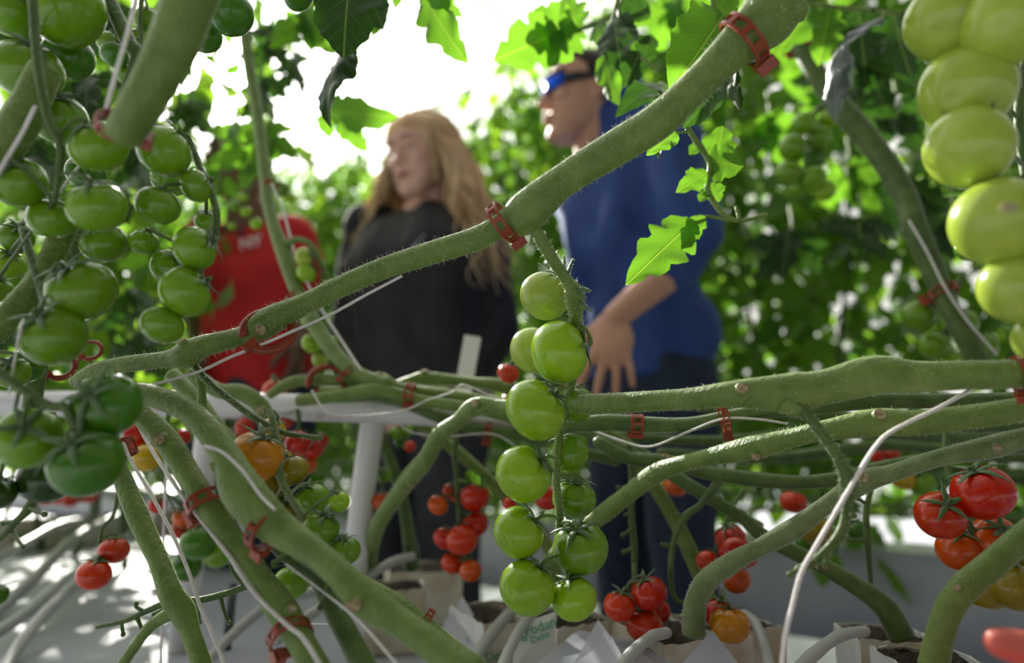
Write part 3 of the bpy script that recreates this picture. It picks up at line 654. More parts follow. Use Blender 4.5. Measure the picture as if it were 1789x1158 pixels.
for j, (n_, z_, r_) in enumerate([(1.62, .62, .008), (1.66, .66, .009), (1.60, .70, .008), (1.64, .74, .009), (1.60, .56, .008), (1.68, .78, .008)]):   # layered bare stems of the far row
    C = [(*row(t, n_ + .05 * math.sin(t * 2 + j), z_ + .03 * math.sin(t * 1.7 + j * 2)), 0) for t in np.arange(-3.5, 8, .7)]
    mb = MB(); C = catmull(C, 120); tube(mb, C[:, :3], r_, 8, wob=.15, seed=j)
    tag(mb.build('tomato_vine', 'stem_dark', origin=C[0, :3]), 'bare tomato stem laid along the far row behind the people', 'tomato vine', 'stems laid along the far row')

# ================================================================== NEAR VINES
vine('long hairy green stem rising diagonally from lower left to the top right',
     [(128, 668, .56, 9), (165, 648, .55, 13), (220, 636, .54, 14), (290, 628, .53, 15), (325, 620, .525, 24), (352, 606, .52, 20), (420, 588, .515, 17), (452, 572, .51, 24), (480, 556, .51, 24), (530, 532, .505, 19), (600, 498, .50, 19),
      (680, 465, .50, 19), (760, 440, .495, 20), (830, 418, .49, 21), (875, 395, .485, 22), (912, 378, .48, 36), (945, 348, .475, 34), (985, 316, .47, 29), (1080, 256, .46, 31), (1150, 212, .45, 32), (1205, 160, .44, 30), (1260, 106, .43, 33), (1310, 58, .42, 42), (1345, 22, .42, 50), (1365, -40, .415, 40), (1375, -120, .41, 38)],
     scars=[(455, 582, .50, 10), (325, 600, .52, 8)], hair=2200, hl=.0046, sides=28, branches=[[(1330, 30, .42, 30), (1370, 22, .415, 25), (1405, 16, .41, 20)]], seed=2)
vine('thick hairy stem running level from behind the cluster to the right edge',
     [(1900, 640, .44, 26), (1789, 652, .45, 25), (1700, 655, .455, 25), (1600, 658, .46, 28), (1525, 655, .465, 34), (1440, 676, .47, 30), (1380, 685, .475, 34), (1285, 688, .48, 24), (1200, 697, .50, 19), (1120, 702, .52, 18), (1030, 706, .56, 18), (950, 706, .60, 15), (880, 710, .64, 13), (832, 710, .66, 17),
      (800, 735, .69, 13), (768, 760, .72, 15), (745, 800, .75, 15), (722, 828, .79, 17), (690, 870, .84, 14), (662, 915, .90, 14), (648, 960, .96, 13), (645, 1005, 1.0, 14)],
     scars=[(1290, 678, .47, 11), (828, 705, .65, 8), (720, 848, .79, 7)], hair=1500, hl=.003, sides=24, branches=[[(1375, 705, .47, 20), (1395, 722, .465, 10)]], seed=3)
vine('hairy stem below the level one, curving down behind the green cluster',
     [(1900, 700, .47, 22), (1789, 715, .48, 21), (1700, 728, .49, 22), (1600, 738, .50, 22), (1530, 738, .505, 24), (1440, 752, .52, 18), (1380, 766, .54, 17), (1315, 782, .56, 21), (1220, 803, .60, 14), (1150, 825, .64, 17), (1100, 862, .68, 15), (1060, 893, .71, 16), (1020, 925, .74, 14), (960, 985, .80, 14), (925, 1062, .84, 14)],
     scars=[(1527, 726, .50, 11), (1320, 795, .555, 9), (1150, 818, .64, 6)], hair=1100, hl=.0028, sides=22, seed=4)
vine('stem from the right edge bending down into the middle growing block',
     [(1900, 745, .48, 18), (1789, 765, .49, 17), (1735, 780, .50, 20), (1640, 800, .51, 15), (1560, 826, .53, 15), (1508, 842, .54, 19), (1440, 885, .56, 15), (1385, 925, .58, 18), (1320, 960, .60, 15), (1275, 985, .62, 18), (1235, 1015, .645, 19), (1215, 1055, .66, 20), (1212, 1105, .67, 20)],
     scars=[(1500, 832, .53, 9), (1738, 782, .495, 8), (1275, 980, .62, 6)], hair=800, hl=.0026, sides=22, mat='stem_grey', seed=5)
vine('thick smooth stem sweeping up from the bottom edge to the right edge',
     [(1900, 850, .50, 22), (1789, 938, .50, 22), (1735, 985, .50, 23), (1690, 1022, .505, 24), (1660, 1060, .51, 23), (1642, 1110, .515, 22), (1630, 1165, .52, 24)], scars=[(1665, 1020, .50, 6)], hair=120, hl=.002, mat='stem', seed=6)
vine('slimmer stem falling from centre right to the lower right block',
     [(985, 735, .78, 9), (1080, 782, .76, 11), (1160, 822, .75, 11), (1215, 855, .74, 12), (1290, 900, .73, 11), (1340, 940, .72, 13), (1430, 985, .71, 14), (1490, 1020, .70, 16), (1545, 1060, .69, 20), (1575, 1112, .69, 22)],
     scars=[(1430, 985, .71, 7)], hair=150, hl=.002, mat='stem_dark', seed=7)
vine('straight slim stem descending behind the red tomatoes, right of the cluster',
     [(1015, 735, .84, 9), (1100, 800, .84, 11), (1150, 860, .84, 12), (1185, 920, .84, 13), (1215, 985, .83, 14), (1240, 1050, .82, 13), (1255, 1090, .82, 13)], mat='stem', seed=8)
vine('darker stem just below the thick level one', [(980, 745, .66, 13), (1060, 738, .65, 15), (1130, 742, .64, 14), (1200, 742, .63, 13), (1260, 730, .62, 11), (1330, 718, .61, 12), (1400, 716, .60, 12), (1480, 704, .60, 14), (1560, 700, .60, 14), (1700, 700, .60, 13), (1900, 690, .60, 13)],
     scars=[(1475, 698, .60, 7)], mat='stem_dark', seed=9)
vine('curved green stem with a forked fruit stalk, right of centre', [(1040, 770, .72, 10), (1100, 800, .72, 12), (1165, 806, .71, 12), (1240, 826, .70, 13), (1330, 838, .69, 13), (1400, 842, .68, 12), (1480, 834, .67, 13), (1560, 812, .66, 11), (1700, 790, .66, 10), (1900, 770, .66, 10)],
     scars=[(1162, 800, .71, 6)], mat='stem_dark', seed=10, branches=[[(1262, 832, .70, 9), (1225, 880, .71, 6), (1195, 905, .71, 7), (1175, 955, .72, 5), (1172, 1010, .72, 5), (1180, 1045, .72, 4), (1205, 1058, .72, 3)], [(1195, 903, .71, 4), (1180, 897, .71, 3)], [(1175, 955, .72, 4), (1155, 950, .72, 3)]])
# layered stems over the rail, centre
vine('upper layered stem over the white rail, with a cut node', [(470, 690, .86, 8), (510, 668, .85, 10), (560, 664, .84, 10), (640, 668, .83, 10), (665, 668, .82, 17), (700, 680, .82, 12), (780, 690, .81, 11), (840, 700, .80, 11), (900, 716, .80, 10), (980, 740, .80, 9)], scars=[(662, 655, .81, 9)], seed=11, hair=100, hl=.002)
vine('layered stem reaching from the leaning post to the big cluster', [(560, 700, .88, 8), (640, 692, .87, 10), (720, 664, .86, 9), (742, 662, .86, 13), (820, 668, .85, 10), (860, 672, .84, 12), (920, 682, .83, 10), (1000, 690, .82, 9)], scars=[(742, 652, .86, 6)], seed=12, hair=80, hl=.002)
vine('lower layered stem passing behind the small ladder clip', [(520, 700, .82, 10), (600, 690, .81, 12), (660, 680, .80, 11), (740, 700, .80, 10), (820, 712, .79, 10), (900, 730, .79, 9), (1010, 745, .78, 9)], seed=13)
vine('layered stem sloping down right beneath the rail', [(640, 690, .86, 9), (700, 702, .85, 10), (760, 725, .84, 11), (830, 750, .84, 10), (900, 758, .83, 10), (980, 780, .82, 10), (1080, 805, .82, 10)], mat='stem_dark', seed=14)
vine('stem crossing under the rail towards the hanging red tomatoes', [(680, 705, .90, 9), (745, 748, .90, 10), (800, 790, .90, 11), (850, 835, .90, 10), (900, 885, .90, 11), (960, 960, .88, 11), (985, 1075, .84, 10)], mat='stem', seed=15)
vine('slim stem dropping straight to the block left of centre', [(625, 700, .98, 8), (650, 735, .99, 9), (676, 790, 1.0, 10), (700, 860, 1.0, 10), (712, 920, 1.02, 11), (720, 992, 1.05, 13)], mat='stem_dark', seed=16)
vine('tall upright stem in front of the red shirt', [(680, 672, .80, 11), (620, 650, .82, 13), (580, 610, .84, 14), (545, 560, .86, 14), (515, 500, .88, 12), (496, 440, .90, 14), (480, 400, .91, 11), (468, 350, .93, 11), (462, 300, .95, 10), (450, 200, .98, 10), (430, 80, 1.0, 10), (420, -60, 1.02, 9)], seed=17,
     branches=[[(497, 430, .90, 7), (520, 418, .89, 5), (545, 430, .89, 5), (565, 470, .89, 4), (580, 500, .89, 3)]], hair=120, hl=.0025)
vine('pale bent stem arching over the left end of the rail', [(330, 650, .80, 11), (380, 682, .80, 13), (420, 686, .80, 15), (452, 706, .80, 15), (470, 745, .80, 14), (480, 800, .81, 12)], seed=18, scars=[(458, 716, .79, 8)])
# the lower left bundle
vine('thick scarred stem descending to the bottom centre, in sharp focus', [(150, 672, .50, 12), (205, 684, .49, 17), (262, 690, .48, 19), (320, 712, .47, 20), (365, 752, .46, 22), (400, 805, .45, 26), (420, 850, .445, 36), (450, 890, .44, 36), (490, 925, .44, 30), (540, 958, .435, 24), (590, 1000, .43, 24), (640, 1048, .43, 31), (700, 1088, .425, 25), (760, 1130, .42, 27), (830, 1180, .41, 30)],
     scars=[(628, 1052, .425, 13), (612, 1050, .425, 9), (368, 820, .45, 9)], hair=900, hl=.0022, sides=24, seed=19)
vine('thick stem running under a red clip to the bottom edge, left of centre', [(215, 690, .52, 16), (245, 722, .51, 18), (292, 770, .50, 21), (330, 830, .49, 20), (370, 895, .48, 22), (410, 950, .475, 21), (455, 1010, .47, 21), (490, 1060, .465, 27), (520, 1110, .46, 24), (560, 1180, .455, 24)],
     scars=[(285, 768, .495, 11), (515, 1062, .46, 10)], hair=250, hl=.002, sides=20, seed=20)
vine('smooth stem at lower left with a swollen fork near the bottom', [(160, 740, .58, 14), (205, 815, .565, 15), (240, 900, .55, 18), (275, 975, .54, 17), (300, 1040, .53, 21), (318, 1068, .53, 22), (335, 1110, .525, 16), (360, 1185, .52, 18)], seed=21, sides=20,
     branches=[[(305, 1068, .53, 14), (265, 1092, .53, 10), (235, 1130, .53, 9), (200, 1180, .53, 9)]])
vine('stem crossing behind the thick scarred one at lower left', [(300, 655, .62, 14), (345, 700, .61, 14), (380, 750, .60, 15), (425, 800, .60, 15), (470, 850, .60, 14), (520, 930, .60, 14)], mat='stem', seed=22, scars=[(352, 712, .61, 7)], branches=[[(352, 715, .60, 9), (352, 680, .59, 7), (345, 650, .58, 6)]])
vine('broad stem leaving the bottom edge under the thick scarred one', [(465, 935, .49, 12), (505, 975, .49, 12), (550, 1005, .49, 14), (580, 1060, .485, 18), (610, 1115, .48, 20), (650, 1190, .475, 22)], mat='stem_dark', seed=23)
vine('slim stem behind with a small clip, bottom centre left', [(560, 960, .56, 12), (620, 1010, .55, 13), (690, 1050, .54, 14), (760, 1105, .53, 14), (850, 1180, .52, 14)], mat='stem', seed=24, hair=100, hl=.002)
# upper left
vine('very thick blurred stem in front of the sun, top left', [(400, -130, .33, 42), (340, -20, .335, 44), (305, 70, .34, 42), (270, 140, .345, 36), (240, 195, .35, 34), (215, 235, .36, 30)], seed=25, sides=24, hair=120, hl=.002)
vine('thin dark stem entering from the top left edge', [(160, -60, .44, 11), (195, 10, .44, 12), (225, 75, .44, 13), (240, 100, .44, 10), (215, 180, .45, 11)], mat='stem_dark', seed=26)
vine('broad blurred stem crossing the left edge at upper left', [(80, 120, .40, 26), (45, 195, .40, 30), (5, 260, .40, 32), (-60, 350, .40, 32)], seed=27, hair=200, hl=.003)
vine('hairy stem slanting down to the left edge', [(125, 370, .46, 19), (100, 430, .46, 20), (70, 490, .455, 22), (40, 530, .45, 25), (0, 568, .445, 24), (-60, 610, .44, 24)], seed=28, hair=500, hl=.0035, sides=20)
vine('dim upright stem behind the green tomatoes at far left', [(140, 350, .60, 17), (120, 440, .60, 17), (95, 530, .60, 19), (72, 600, .60, 18), (60, 680, .60, 15), (40, 800, .60, 14)], mat='stem_dark', seed=29)
vine('slim stem going down at far left behind the distant blocks', [(180, 780, 1.5, 8), (172, 830, 1.5, 9), (165, 900, 1.6, 9)], mat='stem_dark', seed=30)
# right
vine('dark stem sloping down through the leaves at upper right', [(1385, 60, .95, 13), (1420, 120, .94, 17), (1470, 190, .93, 20), (1530, 260, .92, 20), (1580, 340, .91, 20), (1600, 400, .90, 20), (1630, 470, .90, 19), (1660, 540, .89, 17), (1695, 605, .88, 18), (1720, 660, .88, 16)], mat='stem_dark', seed=31, hair=100, hl=.002)
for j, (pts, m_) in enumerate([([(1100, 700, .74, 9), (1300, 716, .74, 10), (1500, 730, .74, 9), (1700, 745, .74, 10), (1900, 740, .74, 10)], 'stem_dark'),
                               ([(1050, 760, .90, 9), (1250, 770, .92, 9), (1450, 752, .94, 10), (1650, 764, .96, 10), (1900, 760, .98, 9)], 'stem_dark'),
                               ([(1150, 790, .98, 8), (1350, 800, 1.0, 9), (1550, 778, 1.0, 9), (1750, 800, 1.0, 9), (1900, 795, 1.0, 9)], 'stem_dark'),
                               ([(560, 682, .94, 8), (700, 690, .94, 9), (820, 720, .94, 9), (950, 742, .94, 9), (1100, 760, .94, 9)], 'stem'),
                               ([(1040, 742, .80, 8), (1120, 790, .80, 9), (1190, 835, .82, 9), (1260, 880, .84, 8), (1330, 920, .85, 8)], 'stem')]):
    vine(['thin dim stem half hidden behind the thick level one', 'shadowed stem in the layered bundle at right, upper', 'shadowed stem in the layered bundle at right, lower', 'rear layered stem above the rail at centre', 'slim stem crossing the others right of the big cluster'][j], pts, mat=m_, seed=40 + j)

# bare and forked fruit stalks
def stalk(label, main, forks, mat='stem_dark', hair=0):
    pw = [(*P(a, b, Y), r * m_per_px(P(a, b, Y))) for a, b, Y, r in main]; root = empty('fruit_stalk', pw[0][:3], label, 'fruit stalk')
    C = catmull(pw, 8 * len(pw)); mb = MB(); tube(mb, C[:, :3], C[:, 3], 10, 0, wob=.06, seed=3, round_end=True)
    if hair: hairs(mb, C[:, :3], C[:, 3], hair, .0035, 1, 9)
    mb.build('main_stalk', [mat, 'hairs'], root)
    for f in forks:
        fw = [(*P(a, b, Y), r * m_per_px(P(a, b, Y))) for a, b, Y, r in f]; C = catmull(fw, 7 * len(fw)); mb = MB()
        tube(mb, C[:, :3], C[:, 3], 8, 0, wob=.05, seed=5, round_end=True)
        e = C[-1]; ball(mb, e[:3], e[3] * 1.5, 0, 8, 6); mb.build('side_stalk', mat, root)
    return root
stalk('hairy bare fruit stalk hanging from the level stem, cut at its tips', [(1375, 700, .47, 12), (1410, 725, .465, 10), (1445, 770, .46, 10), (1470, 810, .455, 11), (1482, 845, .455, 16), (1478, 890, .455, 8), (1470, 930, .455, 10), (1440, 965, .455, 7), (1415, 985, .455, 8), (1392, 996, .455, 6)],
      [[(1480, 880, .455, 5), (1490, 900, .45, 5)], [(1440, 965, .455, 5), (1443, 985, .45, 5)], [(1400, 992, .455, 4), (1385, 1000, .45, 4), (1380, 1004, .45, 4)]], hair=260)
stalk('bare fruit stalk hanging straight down at lower right', [(1522, 852, .74, 5), (1514, 890, .74, 5), (1515, 930, .74, 6), (1518, 975, .74, 5), (1522, 1030, .74, 4)],
      [[(1514, 880, .74, 3), (1500, 870, .74, 3)], [(1512, 945, .74, 3), (1480, 942, .74, 2.5)]])
stalk('forked leafless fruit stalk spreading across the lower left', [(440, 1020, .56, 6), (400, 1035, .56, 6), (350, 1048, .56, 6), (300, 1050, .55, 6), (255, 1068, .55, 5), (215, 1085, .55, 4), (168, 1096, .55, 3)],
      [[(250, 1068, .55, 4), (238, 1060, .55, 3), (238, 1055, .55, 3)], [(238, 1075, .55, 4), (248, 1100, .55, 3)], [(212, 1085, .55, 3), (215, 1108, .55, 3)], [(300, 1055, .55, 3), (270, 1074, .55, 3)], [(345, 1050, .56, 4), (348, 1088, .56, 3)],
       [(385, 1042, .56, 4), (392, 1070, .56, 3), (400, 1088, .56, 3)], [(425, 1020, .56, 4), (408, 1000, .56, 3), (402, 985, .56, 2)]])
stalk('long hairy fruit stalk slanting down from the diagonal stem', [(340, 640, .53, 7), (370, 672, .52, 6), (420, 712, .51, 6), (455, 736, .505, 6), (500, 757, .50, 5), (562, 765, .49, 4)], [], hair=160)
stalk('dark branching fruit stalk at the left edge', [(90, 815, .48, 8), (70, 850, .48, 7), (48, 890, .48, 8), (28, 912, .48, 6), (0, 940, .48, 6), (-30, 960, .48, 6)], [[(48, 885, .48, 4), (78, 898, .47, 4)], [(22, 930, .48, 4), (40, 956, .47, 3)], [(28, 912, .48, 4), (5, 915, .48, 3)]])
stalk('dark broken stalk hanging under the thick scarred stem', [(480, 940, .47, 6), (520, 970, .47, 8), (560, 1000, .47, 7), (590, 1030, .47, 6), (600, 1070, .47, 5)], [[(505, 960, .47, 5), (480, 985, .47, 5)], [(575, 1015, .47, 4), (560, 1060, .47, 4)]])
stalk('knobbly fruit stalk hanging between dark trousers and cluster', [(1098, 775, .75, 7), (1104, 830, .76, 6), (1103, 900, .77, 6), (1108, 960, .78, 6), (1108, 1005, .78, 5)], [[(1103, 850, .76, 3), (1080, 852, .76, 3)], [(1104, 925, .77, 4), (1088, 935, .77, 3)], [(1106, 958, .77, 4), (1090, 964, .77, 3)], [(1102, 895, .77, 3), (1092, 900, .77, 2)]])

# ================================================================== TOMATO CLUSTERS
truss('big hanging cluster of glossy light green tomatoes at centre',
      [(935, 400, .48, 11), (962, 448, .49, 11), (990, 490, .505, 11), (1004, 515, .51, 17), (1006, 555, .53, 12), (1008, 620, .56, 9), (990, 700, .57, 8), (975, 775, .565, 7), (972, 840, .56, 7), (978, 900, .555, 7), (975, 945, .55, 6), (985, 985, .545, 5), (1000, 1010, .545, 4)],
      [(952, 517, 45, .56, 'pale', (.45, -.1, .6)), (932, 612, 43, .62, 'pale', (.5, .3, .7)), (977, 615, 55, .53, 'lime', (.95, .0, .25)), (1006, 706, 34, .58, 'green', (-.2, -.2, 1)), (935, 716, 56, .52, 'lime', (.75, -.15, .6)), (992, 793, 37, .58, 'green', (-.4, .0, 1)),
       (914, 828, 52, .52, 'lime', (.7, -.25, .5)), (1003, 872, 38, .575, 'green', (.0, -.3, 1)), (906, 930, 47, .525, 'lime', (.8, -.2, .6)), (1014, 958, 49, .54, 'green', (-.2, -.45, .8)), (921, 1026, 51, .52, 'lime', (.6, -.05, .85)), (1003, 1046, 41, .53, 'lime', (-.3, -.1, 1))],
      hair=700, stem_mi='stem', sides=14)
CT = [o for o in COL.objects if o.get('label') == 'big hanging cluster of glossy light green tomatoes at centre'][0]; PM[CT.name] = Matrix.Translation(CT.location)
for sp in ([(983, 478, .50, 3.5), (986, 460, .50, 2.8), (985, 445, .50, .8)], [(990, 484, .50, 3.5), (996, 466, .50, 2.8), (1001, 451, .50, .8)], [(1008, 508, .505, 8), (1018, 506, .50, 5), (1034, 508, .50, 1)], [(1008, 520, .51, 5), (1020, 534, .505, 3.5), (1036, 546, .50, .8)]):
    fw = [(*P(a, b, Y), r * m_per_px(P(a, b, Y))) for a, b, Y, r in sp]; C = catmull(fw, 12); q = MB(); tube(q, C[:, :3], C[:, 3], 8, 0, round_end=True); hairs(q, C[:, :3], C[:, 3], 26, .0025, 1, 4); q.build('withered_sepal', ['calyx', 'hairs'], CT)
truss('near blurred cluster of large pale green tomatoes at the right edge', [(1800, -80, .44, 8), (1795, 60, .44, 8), (1780, 200, .44, 8), (1795, 330, .44, 8), (1810, 450, .44, 8), (1830, 560, .44, 7)],
      [(1652, 38, 66, .38, 'pale', (.6, .5, .7)), (1758, 40, 75, .36, 'pale', (.6, .6, .5)), (1688, 157, 74, .385, 'pale', (.7, .5, .5)), (1692, 258, 73, .37, 'pale', (.8, .4, .6)), (1748, 388, 80, .365, 'pale', (.4, .5, 1)), (1782, 503, 64, .37, 'pale', (.6, .4, .8)), (1822, 590, 48, .38, 'pale', (.3, .4, .9))])
m_ = MB(); c_ = P(1762, 362, .298 + .02); ball(m_, P(1763, 362, .303), (.0045, .002, .0022), 0, 12, 8)
tag(m_.build('dry_blossom', 'scar', origin=P(1763, 362, .303)), 'brown dried blossom scrap on a large pale tomato', 'dried blossom')
truss('small shadowed green tomatoes behind the large pale ones', [(1800, 180, .8, 5), (1780, 300, .8, 5), (1760, 430, .8, 5)],
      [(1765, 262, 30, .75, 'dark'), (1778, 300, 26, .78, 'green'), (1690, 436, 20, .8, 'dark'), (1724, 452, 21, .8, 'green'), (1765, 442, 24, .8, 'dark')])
truss('hanging cluster of small round green tomatoes among leaves, upper right', [(1470, 180, 1.1, 4), (1430, 190, 1.1, 5), (1415, 230, 1.1, 4), (1408, 280, 1.1, 4), (1415, 330, 1.1, 3)],
      [(1405, 216, 21, 1.08, 'green'), (1450, 207, 19, 1.1, 'lime'), (1386, 258, 24, 1.06, 'green'), (1432, 240, 22, 1.1, 'green'), (1378, 302, 23, 1.06, 'green'), (1424, 277, 20, 1.12, 'dark'), (1420, 311, 23, 1.06, 'green'), (1442, 333, 19, 1.08, 'lime'), (1397, 328, 17, 1.1, 'green')])
truss('loose cluster of green tomatoes behind the clipped slanting stem, right', [(1680, 480, .95, 5), (1660, 540, .95, 5), (1655, 600, .95, 4), (1670, 640, .95, 3)],
      [(1604, 552, 29, .93, 'green'), (1678, 565, 28, .98, 'green'), (1632, 604, 27, .95, 'green'), (1716, 606, 25, .98, 'green'), (1655, 628, 20, .96, 'lime'), (1688, 625, 18, 1.0, 'lime')])
truss('dense backlit cluster of large green tomatoes at the top left corner', [(55, -60, .38, 8), (60, 40, .38, 8), (68, 130, .38, 8), (85, 210, .385, 8), (105, 255, .39, 7), (100, 320, .40, 6), (95, 350, .41, 5)],
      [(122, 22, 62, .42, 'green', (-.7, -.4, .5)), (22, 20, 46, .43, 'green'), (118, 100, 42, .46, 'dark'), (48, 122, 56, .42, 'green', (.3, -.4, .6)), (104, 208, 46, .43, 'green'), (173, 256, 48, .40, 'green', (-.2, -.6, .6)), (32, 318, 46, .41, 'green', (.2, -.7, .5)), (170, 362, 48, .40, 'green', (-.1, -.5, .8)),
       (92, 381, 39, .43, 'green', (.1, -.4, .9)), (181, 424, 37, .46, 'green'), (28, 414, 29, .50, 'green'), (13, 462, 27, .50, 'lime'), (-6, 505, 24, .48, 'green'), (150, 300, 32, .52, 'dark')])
truss('backlit green cluster hanging left of the red shirt', [(225, 215, .46, 6), (290, 225, .46, 6), (330, 250, .46, 6), (352, 300, .455, 6), (372, 345, .45, 6), (378, 385, .45, 7), (372, 430, .45, 6), (352, 465, .45, 5), (345, 520, .45, 4), (300, 545, .45, 4)],
      [(287, 265, 46, .43, 'green', (.6, .2, .8)), (300, 312, 34, .49, 'green'), (343, 325, 29, .44, 'green', (.8, .0, .4)), (276, 359, 37, .43, 'green', (.3, -.1, .9)), (251, 423, 24, .46, 'green', (.1, -.2, 1)), (360, 387, 20, .48, 'green'), (340, 434, 39, .43, 'green', (.95, -.1, .4)),
       (296, 467, 32, .47, 'green'), (323, 510, 45, .43, 'green', (.8, .1, .5)), (284, 568, 36, .43, 'green', (.3, .2, .9))], hair=160)
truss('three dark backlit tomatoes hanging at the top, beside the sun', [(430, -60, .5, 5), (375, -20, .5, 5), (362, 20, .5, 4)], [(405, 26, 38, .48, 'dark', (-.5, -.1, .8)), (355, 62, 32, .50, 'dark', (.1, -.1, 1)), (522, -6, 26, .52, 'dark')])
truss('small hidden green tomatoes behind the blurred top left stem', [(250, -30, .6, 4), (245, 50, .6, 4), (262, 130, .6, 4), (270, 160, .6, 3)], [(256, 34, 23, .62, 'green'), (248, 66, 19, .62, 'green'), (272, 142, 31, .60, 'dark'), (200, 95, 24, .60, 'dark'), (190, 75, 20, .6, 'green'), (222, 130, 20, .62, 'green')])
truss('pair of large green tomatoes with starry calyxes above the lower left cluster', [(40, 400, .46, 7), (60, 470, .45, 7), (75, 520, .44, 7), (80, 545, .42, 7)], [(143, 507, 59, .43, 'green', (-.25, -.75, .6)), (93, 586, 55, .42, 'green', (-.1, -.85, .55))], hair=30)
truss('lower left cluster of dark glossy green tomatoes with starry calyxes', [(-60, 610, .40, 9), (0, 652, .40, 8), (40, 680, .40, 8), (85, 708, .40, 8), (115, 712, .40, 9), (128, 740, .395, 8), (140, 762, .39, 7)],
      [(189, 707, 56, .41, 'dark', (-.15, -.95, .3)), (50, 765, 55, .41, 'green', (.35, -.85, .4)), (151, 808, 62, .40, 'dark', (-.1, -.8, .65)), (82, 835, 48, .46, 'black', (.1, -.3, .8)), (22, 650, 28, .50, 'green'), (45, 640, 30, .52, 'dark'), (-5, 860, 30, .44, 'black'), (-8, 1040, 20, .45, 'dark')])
truss('ripening amber and green cluster in sharp focus, left of centre', [(470, 715, .50, 5), (478, 740, .495, 6), (486, 790, .49, 6), (490, 835, .49, 7), (505, 865, .49, 6), (530, 905, .49, 6), (548, 940, .49, 5), (560, 980, .49, 4)],
      [(476, 752, 24, .53, 'yellow', (.4, -.2, .9)), (448, 797, 47, .49, 'amber', (.35, -.35, .85)), (466, 848, 40, .53, 'olive', (.5, -.1, .8)), (510, 822, 28, .52, 'olive', (-.3, -.2, .9)), (494, 800, 16, .54, 'yellow'), (474, 890, 22, .54, 'olive'), (505, 893, 30, .53, 'olive'), (546, 873, 30, .52, 'green', (-.3, -.3, .9)),
       (593, 876, 19, .49, 'lime', (-.2, -.3, .9)), (561, 923, 32, .49, 'green', (.3, -.3, .8)), (604, 962, 27, .49, 'green', (-.1, -.3, .9)), (508, 1018, 31, .56, 'green', (.2, .1, 1)), (536, 998, 27, .58, 'green'), (575, 960, 20, .55, 'dark')], stem_mi='stem_grey', hair=80)
truss('three round green tomatoes by the upright post at lower left', [(350, 880, .85, 4), (352, 915, .85, 4), (345, 960, .85, 3)], [(345, 949, 30, .83, 'dark'), (383, 966, 27, .85, 'green'), (325, 990, 26, .87, 'dark')])
truss('red and orange tomatoes hanging behind the left stems', [(300, 690, .8, 4), (292, 740, .8, 4), (280, 800, .8, 4), (290, 860, .8, 3)], [(240, 760, 26, .8, 'red'), (256, 800, 25, .78, 'yellow'), (262, 772, 22, .84, 'red'), (318, 764, 15, .8, 'red'), (275, 882, 15, .85, 'red'), (322, 903, 20, .84, 'orange'), (315, 925, 16, .86, 'red'), (340, 910, 16, .9, 'amber')])
truss('red tomatoes under the left end of the rail', [(425, 700, .92, 4), (428, 730, .92, 4), (450, 770, .92, 3)], [(428, 746, 17, .9, 'redo'), (400, 762, 14, .92, 'red'), (412, 768, 14, .92, 'red')])
truss('red tomatoes half hidden behind the amber cluster', [(520, 715, .85, 4), (524, 750, .85, 4), (530, 790, .85, 3)], [(520, 775, 24, .83, 'red'), (548, 785, 18, .86, 'red'), (500, 735, 14, .9, 'red'), (535, 812, 18, .86, 'orange'), (560, 770, 14, .9, 'red')])
truss('single red tomato sitting on top of the rail', [(478, 655, .93, 4), (482, 668, .93, 4)], [(480, 684, 22, .94, 'redo', (.1, .5, 1))])
truss('two bright red tomatoes alone over the white film, lower left', [(205, 860, .74, 3), (198, 900, .73, 3), (178, 925, .72, 3), (172, 980, .71, 3)], [(199, 961, 25, .72, 'redo', (.0, .0, 1)), (164, 1004, 29, .70, 'redo', (.2, .0, 1))])
truss('distant row of small red tomatoes at far left', [(130, 830, 1.5, 3), (125, 850, 1.5, 3)], [(82, 871, 12, 1.5, 'orange'), (104, 868, 15, 1.5, 'orange'), (124, 870, 16, 1.48, 'redo'), (146, 866, 13, 1.5, 'red'), (158, 868, 12, 1.5, 'redo')])
truss('hanging cluster of bright red tomatoes between stem and big cluster', [(802, 745, .84, 5), (794, 790, .84, 5), (798, 830, .83, 5), (800, 880, .83, 4), (805, 930, .83, 4), (808, 970, .83, 3)],
      [(765, 882, 18, .82, 'orange'), (787, 858, 15, .85, 'redo'), (800, 866, 13, .86, 'orange'), (830, 868, 27, .82, 'red'), (829, 917, 25, .83, 'red'), (777, 940, 21, .83, 'red'), (807, 943, 28, .81, 'redo'), (790, 984, 20, .83, 'redo'), (822, 997, 20, .81, 'orange'), (806, 985, 16, .85, 'redo')])
truss('small green tomatoes and one orange beside the leaning post', [(606, 700, .95, 4), (625, 770, .95, 4), (650, 810, .95, 4), (668, 835, .95, 3), (668, 858, .95, 3)], [(668, 876, 18, .93, 'orange', (0, -.1, 1)), (616, 742, 15, .97, 'green'), (620, 770, 16, .97, 'green'), (624, 800, 10, .97, 'green'), (671, 830, 14, .97, 'green')])
truss('dim green and red tomatoes hanging behind the layered stems', [(700, 715, 1.0, 3), (702, 745, 1.0, 3), (708, 775, 1.0, 3)], [(692, 757, 13, 1.0, 'green'), (712, 752, 12, 1.0, 'green'), (716, 780, 10, .98, 'redo'), (700, 772, 12, 1.02, 'dark')])
truss('shiny red cluster in front of dark trousers, bottom centre', [(1108, 985, .74, 4), (1108, 1010, .73, 4), (1098, 1025, .72, 4), (1110, 1045, .72, 4)], [(1082, 1059, 28, .70, 'redo', (.3, -.1, 1)), (1134, 1036, 32, .70, 'red', (-.4, -.2, 1)), (1126, 1092, 31, .71, 'redo', (-.1, .0, 1)), (1152, 1068, 20, .74, 'red')])
